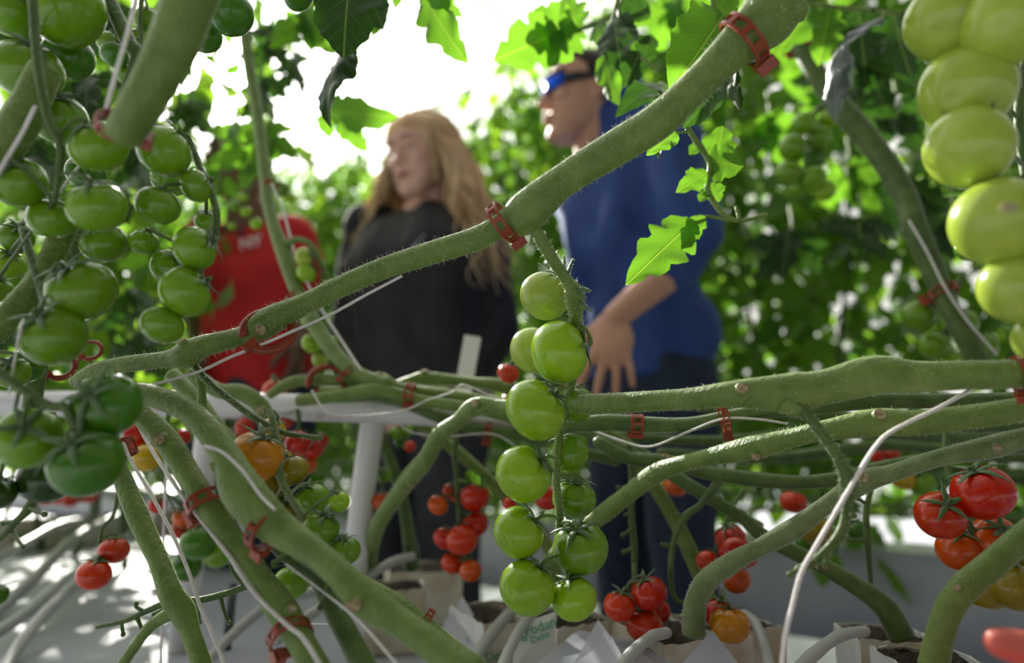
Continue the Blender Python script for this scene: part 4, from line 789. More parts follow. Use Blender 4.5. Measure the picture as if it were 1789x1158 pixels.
truss('red cluster hanging behind the bent thick stem', [(1300, 855, .80, 3), (1278, 890, .80, 4), (1262, 930, .79, 4), (1255, 970, .79, 3), (1275, 1000, .79, 3)], [(1276, 941, 27, .78, 'red', (-.3, -.2, 1)), (1236, 981, 20, .78, 'redo'), (1283, 962, 27, .76, 'red'), (1304, 972, 20, .80, 'redo'), (1255, 992, 17, .80, 'red'), (1287, 1013, 24, .77, 'orange')])
truss('amber tomato with a red one, resting near the middle block', [(1262, 1030, .70, 3), (1266, 1045, .69, 3)], [(1256, 1072, 27, .70, 'red', (.2, -.1, 1)), (1275, 1092, 34, .66, 'amber', (.0, .1, 1))])
truss('deep red cluster with dark starry calyxes at the right edge', [(1655, 720, .66, 5), (1652, 790, .65, 5), (1662, 840, .64, 5), (1680, 880, .63, 5), (1700, 930, .63, 5), (1730, 975, .63, 4), (1760, 1000, .63, 3)],
      [(1717, 860, 49, .60, 'red', (-.35, -.2, .75)), (1643, 900, 43, .61, 'redo', (-.1, -.8, .6)), (1677, 960, 39, .64, 'orange', (-.1, -.4, .9)), (1740, 943, 41, .63, 'orange', (-.1, -.8, .6)), (1790, 955, 38, .64, 'redo'), (1722, 1028, 40, .62, 'olive', (.3, .1, 1)), (1778, 1022, 48, .60, 'olive', (-.2, -.1, 1))])
truss('orange tomato hanging alone behind the slim stems, right of centre', [(1190, 800, .95, 3), (1183, 825, .95, 3)], [(1182, 848, 21, .95, 'orange'), (1165, 846, 14, .98, 'yellow')])
truss('orange red tomato between stems, right of the slim fruit stalk', [(1395, 840, .9, 3), (1390, 855, .9, 3)], [(1386, 877, 22, .9, 'redo')])
truss('dim green tomatoes under the bent stem at right', [(1440, 870, .85, 4), (1430, 900, .85, 4)], [(1424, 925, 30, .84, 'olive'), (1412, 945, 22, .86, 'dark'), (1495, 925, 20, .86, 'dark'), (1445, 955, 20, .86, 'dark')])
truss('small red tomatoes in the shade above the right stems', [(1550, 760, 1.1, 3), (1548, 775, 1.1, 3)], [(1532, 797, 14, 1.1, 'red'), (1558, 793, 14, 1.1, 'redo')])
truss('yellowing tomatoes in shade behind the deep red cluster', [(1600, 800, 1.0, 3), (1595, 815, 1.0, 3)], [(1578, 838, 20, 1.0, 'yellow'), (1612, 846, 22, 1.0, 'green'), (1640, 842, 18, 1.02, 'dark')])
truss('two orange red tomatoes peeking left of the big cluster', [(900, 625, .78, 3), (893, 640, .78, 3)], [(888, 652, 20, .78, 'redo'), (890, 700, 14, .84, 'orange'), (900, 725, 17, .84, 'amber')])
truss('red tomatoes peeking from behind the big green cluster', [(950, 830, .72, 3), (955, 850, .72, 3)], [(958, 868, 24, .72, 'red'), (890, 880, 12, .74, 'red')])
truss('pale green tomatoes along the tall upright stem', [(565, 470, .88, 3), (560, 520, .88, 4), (565, 590, .88, 4), (575, 640, .88, 3)], [(532, 450, 18, .88, 'pale'), (535, 478, 18, .88, 'lime'), (518, 485, 14, .9, 'lime'), (572, 505, 14, .86, 'pale'), (545, 600, 19, .87, 'lime'), (575, 600, 16, .88, 'lime'), (560, 628, 15, .88, 'pale'), (540, 560, 14, .9, 'lime')])
truss('tiny unripe tomatoes hanging before the red shirt collar', [(440, 320, 1.2, 3), (430, 350, 1.2, 3), (425, 375, 1.2, 2)], [(448, 391, 11, 1.2, 'lime'), (430, 370, 10, 1.2, 'lime'), (410, 360, 11, 1.2, 'green'), (425, 345, 10, 1.2, 'lime'), (405, 395, 7, 1.2, 'lime'), (492, 330, 14, 1.3, 'green'), (505, 345, 10, 1.3, 'lime')])

# ================================================================== CLIPS AND TWINE
clip(880, 388, .483, (940, 352), 33, 20, 'red clip on the diagonal stem above the big cluster', tilt=(0, -14, 0), holes=9)
clip(1300, 70, .42, (1350, 30), 44, 26, 'red clip near the upper right end of the diagonal stem', tilt=(0, -10, 0), holes=9)
ring_clip(468, 578, .505, 41, 'open red ring clip around the diagonal stem with twine through it')
clip(362, 880, .482, (400, 945), 31, 24, 'red clip on the thick stem left of the amber tomato', tilt=(0, -12, 0))
clip(466, 925, .44, (520, 955), 35, 19, 'red clip across the thick scarred stem', tilt=(0, -10, 0))
clip(507, 1112, .46, (540, 1150), 34, 20, 'open red clip on the stem at the bottom edge, holding twine', tilt=(0, -16, 0), open_=.15)
clip(747, 1080, .535, (790, 1110), 15, 13, 'small red clip on a slim stem near the bottom', holes=7)
clip(716, 687, .80, (760, 692), 16, 16, 'small ladder-shaped red clip on the layered stems', holes=7)
ring_clip(572, 668, .83, 32, 'translucent round red clip on stems above the rail')
clip(1111, 740, .64, (1160, 742), 15, 22, 'short red clip under the level stem, nearest the cluster', holes=6)
clip(1265, 728, .60, (1310, 720), 26, 12, 'slim hanging red clip with twine, below the level stem', holes=8, tilt=(0, -5, 0))
clip(1645, 512, .90, (1660, 545), 24, 14, 'dark red clip on the slanting stem at right', holes=7, tilt=(0, -10, 0))
clip(1787, 655, .45, (1850, 650), 30, 20, 'red clip cut by the right edge on the level stem', holes=8, tilt=(0, -8, 0))
clip(212, 222, .365, (240, 195), 37, 16, 'dark red clip around the blurred stem at top left', holes=8, tilt=(0, -12, 0))
clip(213, 785, .56, (235, 840), 20, 28, 'dark red clip beside the lowest dark green tomato', holes=6)
clip(1402, 82, .95, (1425, 125), 19, 14, 'small brownish clip on the dark stem, upper right', holes=6)
clip(852, 755, .84, (900, 762), 14, 12, 'tiny red clip among layered stems left of the cluster', holes=6)
clip(606, 655, .82, (570, 615), 17, 10, 'tiny red clip where twine meets the tall upright stem', holes=6)
clip(473, 322, .94, (468, 350), 12, 8, 'tiny red clip high on the tall upright stem', holes=5)
clip(518, 518, .88, (535, 550), 16, 10, 'tiny red clip on the upright stem behind the diagonal one', holes=5)
ring_clip(105, 640, .62, 24, 'curled dark red clip behind the left end of the diagonal stem')
ring_clip(158, 612, .66, 18, 'small curled red clip behind the lower left tomatoes')
clip(55, 535, .455, (30, 560), 20, 12, 'red clip on the hairy stem at the left edge', holes=6)
clip(75, 735, .55, (80, 760), 18, 18, 'dark red clip between the lower left green tomatoes', holes=6)
TW = [('white twine slanting below the diagonal stem to the ring clip', [(702, 482, .50), (640, 515, .505), (580, 548, .51), (515, 577, .50), (462, 600, .50), (400, 625, .51), (350, 648, .515), (290, 666, .52), (236, 680, .52)], 4),
      ('white twine leaving the dark clip at lower left', [(205, 730, .56), (222, 790, .55), (262, 860, .54), (300, 930, .53), (330, 1000, .52), (350, 1060, .515), (372, 1110, .51), (400, 1180, .50)], 3.4),
      ('white twine running through the clip on the thick left stem', [(238, 735, .55), (268, 790, .53), (320, 868, .48), (345, 900, .475), (400, 970, .465), (440, 1030, .46), (500, 1090, .45), (530, 1115, .44), (570, 1180, .43)], 3.8),
      ('white twine end curling in front of the amber tomato', [(357, 779, .43), (385, 788, .43), (410, 808, .43), (430, 830, .43), (455, 865, .43), (480, 890, .425)], 4.2),
      ('white twine trailing down from the clip on the scarred stem', [(500, 985, .47), (560, 1030, .47), (610, 1070, .46), (650, 1110, .45), (710, 1180, .43)], 3.8),
      ('long white twine from the thick level stem to the bottom edge', [(1712, 672, .46), (1640, 712, .455), (1560, 752, .45), (1528, 782, .448), (1495, 835, .446), (1460, 895, .445), (1425, 955, .443), (1400, 1000, .44), (1384, 1060, .44), (1372, 1110, .44), (1364, 1180, .44)], 5.5),
      ('grey twine dropping from the top edge at upper left', [(242, -20, .36), (225, 50, .36), (205, 120, .36), (186, 190, .365)], 4.5),
      ('white twine beside the tall upright stem', [(475, 320, .93), (495, 370, .91), (515, 440, .89), (540, 500, .87), (565, 545, .85), (600, 600, .83), (632, 648, .81)], 2.5),
      ('slack white twine looping over the rail', [(545, 682, .80), (570, 718, .79), (620, 726, .79), (700, 718, .78), (745, 700, .78)], 2.2),
      ('slack white twine hanging below the rail', [(640, 715, .82), (690, 735, .82), (720, 755, .82), (780, 762, .82), (860, 758, .82), (905, 782, .82)], 2.0),
      ('white twine strand over the layered stems, near the flat post', [(742, 700, .78), (790, 685, .78), (808, 672, .77), (850, 688, .77), (890, 702, .77)], 2.4),
      ('white twine held by the slim hanging clip', [(1012, 742, .70), (1080, 768, .68), (1135, 780, .66), (1200, 755, .62), (1262, 732, .59), (1320, 732, .59), (1376, 740, .59)], 3.0),
      ('thin pale twine along the slanting stem at right', [(1588, 385, .89), (1620, 440, .88), (1650, 500, .87), (1690, 560, .87), (1742, 620, .87)], 2.5),
      ('pale twine crossing the blurred stem at the left edge', [(62, 185, .37), (40, 230, .37), (10, 280, .37), (-20, 330, .37)], 4),
      ('thin upright twine behind the thick left stems', [(292, 790, .75), (288, 870, .75), (285, 960, .75), (283, 1080, .76), (280, 1180, .76)], 2.5),
      ('thin twine hanging from the roof above the blonde hair', [(690, -60, 1.9), (735, 40, 1.9), (770, 130, 1.95)], 1.8),
      ('thin twine hanging from the roof, second one', [(905, -60, 2.1), (925, 20, 2.1), (960, 130, 2.1)], 1.8),
      ('pale twine end near the bottom, left of centre', [(500, 1092, .60), (545, 1090, .6), (572, 1090, .6)], 2.2),
      ('thin twine strand between left tomatoes', [(40, 560, .40), (30, 600, .40), (22, 650, .405), (15, 690, .41)], 2.0)]
for lb, pts, r in TW: twine(lb, pts, r)

# ================================================================== LEAVES NEAR THE CAMERA
def leaf(label, stalk_, lets, mat='leaf_bright', smat='stem', cat='leaf'):
    """one compound leaf: leaf_stalk and leaflets; stalk_ = [(px, py, Y, r)], lets = [(base, tip, width px, roll deg, lobes, curl, droop[, mat])]"""
    first = stalk_[0][:3] if stalk_ else lets[0][0]
    root = empty('tomato_leaf', P(*first), label, cat)
    if stalk_:
        pw = [(*P(a, b, Y), r * m_per_px(P(a, b, Y))) for a, b, Y, r in stalk_]; C = catmull(pw, 7 * len(pw)); mb = MB()
        tube(mb, C[:, :3], C[:, 3], 8, 0, wob=.05, round_end=True); mb.build('leaf_stalk', smat, root)
    for k, q in enumerate(lets):
        (a, b, w, roll, lob, curl, droop), m = q[:7], (q[7] if len(q) > 7 else mat)
        p0, p1 = P(*a), P(*b); ax = nrm(p1 - p0); L = np.linalg.norm(p1 - p0) * (1 + droop * .12); nn = nrm(CAM - (p0 + p1) / 2); nn = nrm(nn - ax * np.dot(nn, ax))
        th = math.radians(roll); nn = nn * math.cos(th) + np.cross(ax, nn) * math.sin(th)
        mb = MB(); leaflet(mb, p0, nrm(ax + nn * droop * .5), nn, L, w * m_per_px((p0 + p1) / 2), 26, 12, lob, curl, .22, seed=k * 7 + len(label), droop=droop)
        mb.build('leaflet', m, root)
    return root
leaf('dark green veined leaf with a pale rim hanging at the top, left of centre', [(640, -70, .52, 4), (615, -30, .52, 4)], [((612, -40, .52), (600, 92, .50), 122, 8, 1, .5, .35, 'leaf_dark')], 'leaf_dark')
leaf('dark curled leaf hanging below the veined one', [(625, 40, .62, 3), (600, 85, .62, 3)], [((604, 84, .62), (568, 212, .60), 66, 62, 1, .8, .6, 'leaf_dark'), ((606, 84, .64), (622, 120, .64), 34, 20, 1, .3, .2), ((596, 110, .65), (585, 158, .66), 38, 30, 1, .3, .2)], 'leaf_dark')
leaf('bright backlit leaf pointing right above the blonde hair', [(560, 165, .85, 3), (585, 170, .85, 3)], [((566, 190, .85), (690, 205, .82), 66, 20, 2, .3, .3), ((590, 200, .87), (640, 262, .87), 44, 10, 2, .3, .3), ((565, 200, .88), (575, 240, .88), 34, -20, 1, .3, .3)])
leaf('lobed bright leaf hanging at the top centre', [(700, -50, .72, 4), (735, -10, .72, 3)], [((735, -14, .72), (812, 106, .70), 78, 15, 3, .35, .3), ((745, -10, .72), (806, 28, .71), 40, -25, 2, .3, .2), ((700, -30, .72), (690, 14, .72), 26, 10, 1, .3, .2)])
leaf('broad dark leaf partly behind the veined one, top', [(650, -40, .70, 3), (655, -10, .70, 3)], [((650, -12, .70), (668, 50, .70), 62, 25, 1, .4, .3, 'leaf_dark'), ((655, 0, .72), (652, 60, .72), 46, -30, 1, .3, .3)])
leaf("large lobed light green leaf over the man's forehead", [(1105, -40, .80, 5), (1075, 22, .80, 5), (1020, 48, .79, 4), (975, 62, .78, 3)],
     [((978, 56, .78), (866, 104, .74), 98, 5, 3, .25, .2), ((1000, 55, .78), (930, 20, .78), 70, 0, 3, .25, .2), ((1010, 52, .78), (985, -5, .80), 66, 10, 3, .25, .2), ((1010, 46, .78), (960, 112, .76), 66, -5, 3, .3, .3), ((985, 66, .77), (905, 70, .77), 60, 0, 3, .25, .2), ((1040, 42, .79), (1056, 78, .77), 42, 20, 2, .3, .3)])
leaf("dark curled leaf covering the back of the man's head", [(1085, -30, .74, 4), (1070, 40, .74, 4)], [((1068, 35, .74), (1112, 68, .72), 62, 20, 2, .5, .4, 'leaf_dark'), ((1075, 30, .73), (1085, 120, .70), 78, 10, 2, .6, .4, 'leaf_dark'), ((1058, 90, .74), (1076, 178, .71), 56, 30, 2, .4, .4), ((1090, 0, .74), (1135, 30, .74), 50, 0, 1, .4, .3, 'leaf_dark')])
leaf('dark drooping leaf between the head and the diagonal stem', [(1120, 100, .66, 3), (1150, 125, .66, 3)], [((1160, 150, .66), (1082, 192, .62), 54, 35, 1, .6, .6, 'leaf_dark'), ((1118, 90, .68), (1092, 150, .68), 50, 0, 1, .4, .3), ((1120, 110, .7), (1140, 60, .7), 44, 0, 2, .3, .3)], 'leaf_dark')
leaf('rounded bright leaf with fine veins just left of the upper clip', [(1240, -60, .50, 5), (1246, 0, .50, 5), (1246, 50, .50, 4)], [((1264, 24, .50), (1176, 152, .48), 135, -8, 1, .3, .3), ((1246, 0, .52), (1290, 40, .52), 56, 10, 2, .4, .3)], 'leaf_bright')
leaf('curled leaf hanging under the upper diagonal stem', [(1272, 100, .56, 4), (1270, 120, .56, 4)], [((1268, 118, .56), (1206, 214, .52), 74, -25, 1, .7, .5, 'leaf_dark'), ((1262, 125, .57), (1212, 190, .55), 50, 10, 1, .4, .4), ((1282, 110, .57), (1290, 190, .56), 40, 50, 1, .5, .4, 'leaf_dark')])
leaf('small leaflet hanging from the diagonal stem over the blue shoulder', [(1186, 205, .56, 2), (1200, 228, .56, 3), (1180, 232, .56, 2)], [((1183, 231, .56), (1132, 268, .54), 40, 15, 2, .4, .3), ((1160, 244, .56), (1150, 276, .56), 24, 60, 1, .5, .4, 'leaf_dark')])
leaf('leafy shoot curving down in front of the blue sleeve', [(1190, 205, .60, 4), (1215, 245, .61, 5), (1240, 285, .62, 5), (1236, 330, .62, 5), (1262, 372, .62, 5), (1290, 385, .62, 4), (1286, 360, .62, 3)],
     [((1238, 280, .62), (1296, 290, .60), 70, 5, 2, .3, .3), ((1236, 300, .62), (1184, 334, .60), 44, 5, 2, .3, .3), ((1240, 320, .62), (1256, 352, .62), 40, -10, 2, .3, .2), ((1250, 282, .63), (1262, 220, .63), 60, 0, 2, .3, .2), ((1225, 250, .62), (1205, 270, .62), 26, 30, 1, .3, .2), ((1238, 335, .62), (1222, 352, .62), 26, 30, 1, .3, .2)])
leaf('long lobed leaf pointing down in front of the bare forearm', [(1340, 375, .62, 4), (1290, 386, .62, 3), (1235, 378, .62, 3), (1205, 388, .61, 3)], [((1212, 385, .61), (1098, 492, .57), 92, 5, 4, .2, .25), ((1232, 378, .61), (1180, 430, .60), 40, -10, 2, .3, .2)])
leaf('grey undersided leaf hanging curled in front of the dark stem, upper right', [(1545, 20, .80, 3), (1540, 40, .80, 3)], [((1542, 30, .80), (1462, 90, .78), 30, 55, 1, .5, .3, 'leaf_grey'), ((1470, 80, .78), (1458, 208, .76), 52, 25, 1, .5, .4, 'leaf_grey')], 'leaf_grey')
leaf('dark leafy branch above the round green cluster at the top right', [(1400, 5, .85, 4), (1460, 12, .85, 4), (1530, 20, .85, 4), (1600, 26, .85, 3)],
     [((1420, 10, .85), (1360, 90, .84), 76, 10, 3, .3, .3), ((1450, 12, .86), (1430, 110, .86), 70, -5, 3, .3, .3), ((1500, 18, .86), (1510, 110, .86), 84, 5, 3, .3, .3, 'leaf_dark'), ((1560, 24, .86), (1590, 130, .86), 80, 15, 3, .3, .3, 'leaf_dark'), ((1480, 10, .86), (1470, -60, .86), 60, 0, 3, .3, .3)])
RR2 = random.Random(5)
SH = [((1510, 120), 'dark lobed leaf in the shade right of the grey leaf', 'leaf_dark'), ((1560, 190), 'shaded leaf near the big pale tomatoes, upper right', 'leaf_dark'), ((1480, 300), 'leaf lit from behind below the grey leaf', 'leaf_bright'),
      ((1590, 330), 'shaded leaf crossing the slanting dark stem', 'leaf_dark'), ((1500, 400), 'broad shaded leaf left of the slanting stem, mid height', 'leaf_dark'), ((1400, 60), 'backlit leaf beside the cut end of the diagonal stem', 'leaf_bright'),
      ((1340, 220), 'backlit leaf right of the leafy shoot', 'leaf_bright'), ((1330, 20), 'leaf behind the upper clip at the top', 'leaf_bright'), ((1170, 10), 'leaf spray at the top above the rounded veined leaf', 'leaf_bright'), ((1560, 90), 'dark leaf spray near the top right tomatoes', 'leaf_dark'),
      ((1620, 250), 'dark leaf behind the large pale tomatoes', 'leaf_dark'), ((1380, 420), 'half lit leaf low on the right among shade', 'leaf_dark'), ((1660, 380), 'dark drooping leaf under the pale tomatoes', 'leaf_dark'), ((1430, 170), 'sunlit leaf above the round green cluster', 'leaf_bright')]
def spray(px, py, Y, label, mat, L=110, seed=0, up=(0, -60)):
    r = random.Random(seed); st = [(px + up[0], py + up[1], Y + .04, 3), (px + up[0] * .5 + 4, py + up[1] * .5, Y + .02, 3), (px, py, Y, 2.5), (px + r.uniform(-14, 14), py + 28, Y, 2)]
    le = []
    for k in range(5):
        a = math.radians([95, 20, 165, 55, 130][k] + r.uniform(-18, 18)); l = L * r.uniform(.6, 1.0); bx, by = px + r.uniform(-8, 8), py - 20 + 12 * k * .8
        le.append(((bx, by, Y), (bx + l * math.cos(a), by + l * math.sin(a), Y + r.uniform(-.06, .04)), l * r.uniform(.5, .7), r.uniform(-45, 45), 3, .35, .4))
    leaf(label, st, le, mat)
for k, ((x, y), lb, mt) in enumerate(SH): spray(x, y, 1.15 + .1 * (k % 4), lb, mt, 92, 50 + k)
SL = [((530, 30), .95, 'backlit leaf spray left of the dark veined leaf', 'leaf_bright', 90), ((470, 60), 1.1, 'leaf spray hanging right of the sun', 'leaf_dark', 70), ((455, 150), 1.15, 'hanging leaf spray below and right of the sun', 'leaf_dark', 66), ((520, 110), 1.3, 'small dim leaf spray in the bright gap', 'leaf_dark', 48),
      ((410, 230), 1.2, 'drooping leaf spray above the red shirt, left side', 'leaf_bright', 72), ((470, 230), 1.1, 'drooping leaf spray around the tall upright stem', 'leaf_bright', 80), ((385, 300), 1.3, 'leaves hanging in front of the red shirted person', 'leaf_bright', 60), ((440, 270), 1.15, 'green leaves over the dark head of the red shirted person', 'leaf_bright', 76),
      ((330, 195), 1.4, 'small leaf spray under the sun', 'leaf_dark', 55), ((270, 440), 1.3, 'leaf spray low behind the left green cluster', 'leaf_bright', 70), ((230, 520), 1.35, 'shaded leaf spray above the left end of the diagonal stem', 'leaf_dark', 80), ((200, 330), 1.2, 'dark leaf spray between the left clusters', 'leaf_dark', 80),
      ((60, 260), .9, 'dark leaf spray behind the top left cluster', 'leaf_dark', 100), ((150, 150), .85, 'dark leaf spray behind the upper left tomatoes', 'leaf_dark', 100), ((20, 560), 1.0, 'shaded leaf spray at the left edge', 'leaf_dark', 90), ((240, 600), 1.3, 'leaf spray between ring clip and left tomatoes', 'leaf_dark', 70),
      ((590, -10), .9, 'green leaf spray at the top behind the veined leaf', 'leaf_bright', 80), ((30, 60), .8, 'dark leaf spray in the top left corner', 'leaf_dark', 110), ((180, 20), .9, 'leaf spray at the top behind the twine', 'leaf_dark', 90), ((240, 270), 1.1, 'dark leaf spray behind the upper left clip', 'leaf_dark', 70),
      ((120, 500), 1.2, 'leaf spray behind the starry calyx tomatoes', 'leaf_dark', 90)]
for k, ((x, y), Y, lb, mt, L) in enumerate(SL): spray(x, y, Y, lb, mt, L, 90 + k)
leaf('small green leaf on top of the hanging red cluster', [(800, 838, .82, 2), (818, 840, .815, 2)], [((815, 822, .815), (838, 845, .80), 26, 0, 1, .3, .3), ((836, 832, .81), (850, 852, .80), 20, 30, 1, .3, .3, 'leaf_dark')])

# ================================================================== PEOPLE
def eloft(mb, rings, seg=28, mi=0):
    """closed loft of horizontal ellipses (x, y, z, rx, ry[, power])"""
    R = catmull([r[:5] for r in rings], 5 * len(rings)); vs = []
    for x, y, z, rx, ry in R:
        for j in range(seg):
            a = 6.28318 * j / seg; ca, sa = math.cos(a), math.sin(a)
            vs.append((x + math.copysign(abs(ca) ** .85, ca) * abs(rx), y + math.copysign(abs(sa) ** .85, sa) * abs(ry), z))
    n = len(R); fs = [(i * seg + j, i * seg + (j + 1) % seg, (i + 1) * seg + (j + 1) % seg, (i + 1) * seg + j) for i in range(n - 1) for j in range(seg)]
    fs += [tuple(reversed(range(seg))), tuple((n - 1) * seg + j for j in range(seg))]; mb.add(vs, fs, mi)
def limb(mb, pts, rad, sides=16):
    C = catmull([(*p, r) for p, r in zip(pts, rad)], 7 * len(pts)); tube(mb, C[:, :3], np.abs(C[:, 3]), sides, round_end=True)
    ball(mb, C[0, :3], abs(C[0, 3]) * .99); ball(mb, C[-1, :3], abs(C[-1, 3]) * .99)
def fuse(mb, name, mats, parent, voxel, smooth=4, fold=0.0, fseed=0, local=True, origin=None):
    me = mb.mesh('tmp', [mats], inv=None if local else PM[parent.name].inverted()); o = bpy.data.objects.new('tmp', me); COL.objects.link(o)
    r = o.modifiers.new('r', 'REMESH'); r.mode = 'VOXEL'; r.voxel_size = voxel
    s = o.modifiers.new('s', 'SMOOTH'); s.factor = .5; s.iterations = smooth
    bpy.context.view_layer.update(); me2 = bpy.data.meshes.new_from_object(o.evaluated_get(bpy.context.evaluated_depsgraph_get())); bpy.data.objects.remove(o)
    if fold:
        n = len(me2.vertices); co = np.empty(n * 3); me2.vertices.foreach_get('co', co); co = co.reshape(-1, 3); no = np.empty(n * 3); me2.vertices.foreach_get('normal', no); no = no.reshape(-1, 3)
        rs = np.random.RandomState(fseed); d = np.zeros(n)
        for k in range(7):
            q = rs.uniform(-1, 1, 3) * np.array([42, 42, 34]); w = rs.uniform(-1, 1, 3) * 9
            d += np.sin(co @ q + 1.6 * np.sin(co @ w + rs.rand() * 6) + rs.rand() * 6)
        me2.vertices.foreach_set('co', (co + no * (fold * np.tanh(d / 1.8))[:, None]).ravel())
    me2.name = name; me2.materials.clear(); me2.materials.append(MATS[mats]); me2.polygons.foreach_set('use_smooth', [True] * len(me2.polygons))
    ob = bpy.data.objects.new(name, me2); COL.objects.link(ob); ob.parent = parent
    PM[ob.name] = PM[parent.name].copy(); return ob
HEADP = [(.000, -.080, -.035, .024), (.013, -.093, -.015, .038), (.033, -.093, .018, .050), (.055, -.092, .042, .058), (.075, -.090, .060, .064), (.095, -.088, .075, .069), (.120, -.084, .088, .073),
         (.140, -.080, .094, .075), (.158, -.088, .097, .076), (.180, -.088, .097, .076), (.205, -.074, .088, .070), (.225, -.048, .066, .053), (.238, -.012, .032, .024)]
def xform(mb0, M):
    A = np.array(M); out = MB(); out.v = [v @ A[:3, :3].T + A[:3, 3] for v in mb0.v]; out.f, out.m, out.uv, out.n = mb0.f, mb0.m, mb0.uv, mb0.n; return out
def head_shape(mb, s=1.0):
    h = MB(); eloft(h, [(0, (a + b) / 2, z, w, (b - a) / 2) for z, a, b, w in HEADP], 30)
    limb(h, [(0, -.086, .142), (0, -.098, .120), (0, -.113, .100), (0, -.108, .093)], [.008, .009, .0115, .009], 10)
    for sg in (-1, 1):
        ball(h, (sg * .012, -.096, .097), (.009, .011, .008)); ball(h, (sg * .030, -.083, .158), (.022, .009, .006)); ball(h, (sg * .040, -.070, .105), (.022, .018, .018))
        ball(h, (sg * .032, -.072, .139), (.015, .013, .010)); ball(h, (sg * .077, .008, .120), (.007, .018, .030)); ball(h, (sg * .080, .014, .134), (.006, .015, .016))
    ball(h, (0, -.095, .0635), (.025, .009, .0055)); ball(h, (0, -.093, .0525), (.021, .009, .006)); ball(h, (0, -.086, .018), (.022, .014, .015))
    limb(h, [(0, .022, .06), (0, .03, -.03), (0, .035, -.09)], [.055, .053, .06]); return h
def hand_shape(mb, wrist, d, palm_n, side, s=1.0, curl=.35, fl=1.0, spread=.05):
    """palm, four unequal fingers and a thumb; d = fingers, palm_n = out of the palm, side = towards the thumb"""
    d = nrm(d); side = nrm(side - d * np.dot(side, d)); pn = nrm(palm_n - d * np.dot(palm_n, d) - side * np.dot(palm_n, side)); wrist = np.asarray(wrist, float)
    M = np.stack([side, d, pn], 1)
    ball(mb, wrist + d * .050 * s, np.array([.041, .056, .0155]) * s, M=M); ball(mb, wrist + d * .022 * s + side * .018 * s + pn * .006 * s, np.array([.022, .03, .016]) * s, M=M)
    ball(mb, wrist + d * .078 * s, np.array([.041, .020, .012]) * s, M=M)
    for k, (o, l, r) in enumerate([(.030, .070, .0088), (.010, .079, .0092), (-.011, .073, .0088), (-.031, .057, .0078)]):
        b = wrist + d * (.084 - abs(o + .002) * .22) * s + side * o * s; f = nrm(d + side * (o * spread * 60)); pts = [b - f * .02 * s, b]; ang = 0
        for q, (sl, cu) in enumerate([(.46, .5), (.30, .9), (.24, .7)]):
            ang += curl * cu * (1 + .12 * k); pts.append(pts[-1] + (f * math.cos(ang) + pn * math.sin(ang)) * l * sl * fl * s)
        limb(mb, pts, [r * s, r * 1.02 * s, r * .97 * s, r * .9 * s, r * .72 * s], 12)
    t0 = wrist + d * .018 * s + side * .026 * s + pn * .006 * s
    limb(mb, [t0, t0 + (side * .75 + d * .65 + pn * .25) * .036 * s, t0 + (side * .95 + d * 1.5 + pn * .5) * .040 * s, t0 + (side * .95 + d * 2.1 + pn * .8) * .040 * s], [.014 * s, .0118 * s, .0105 * s, .0082 * s], 12)
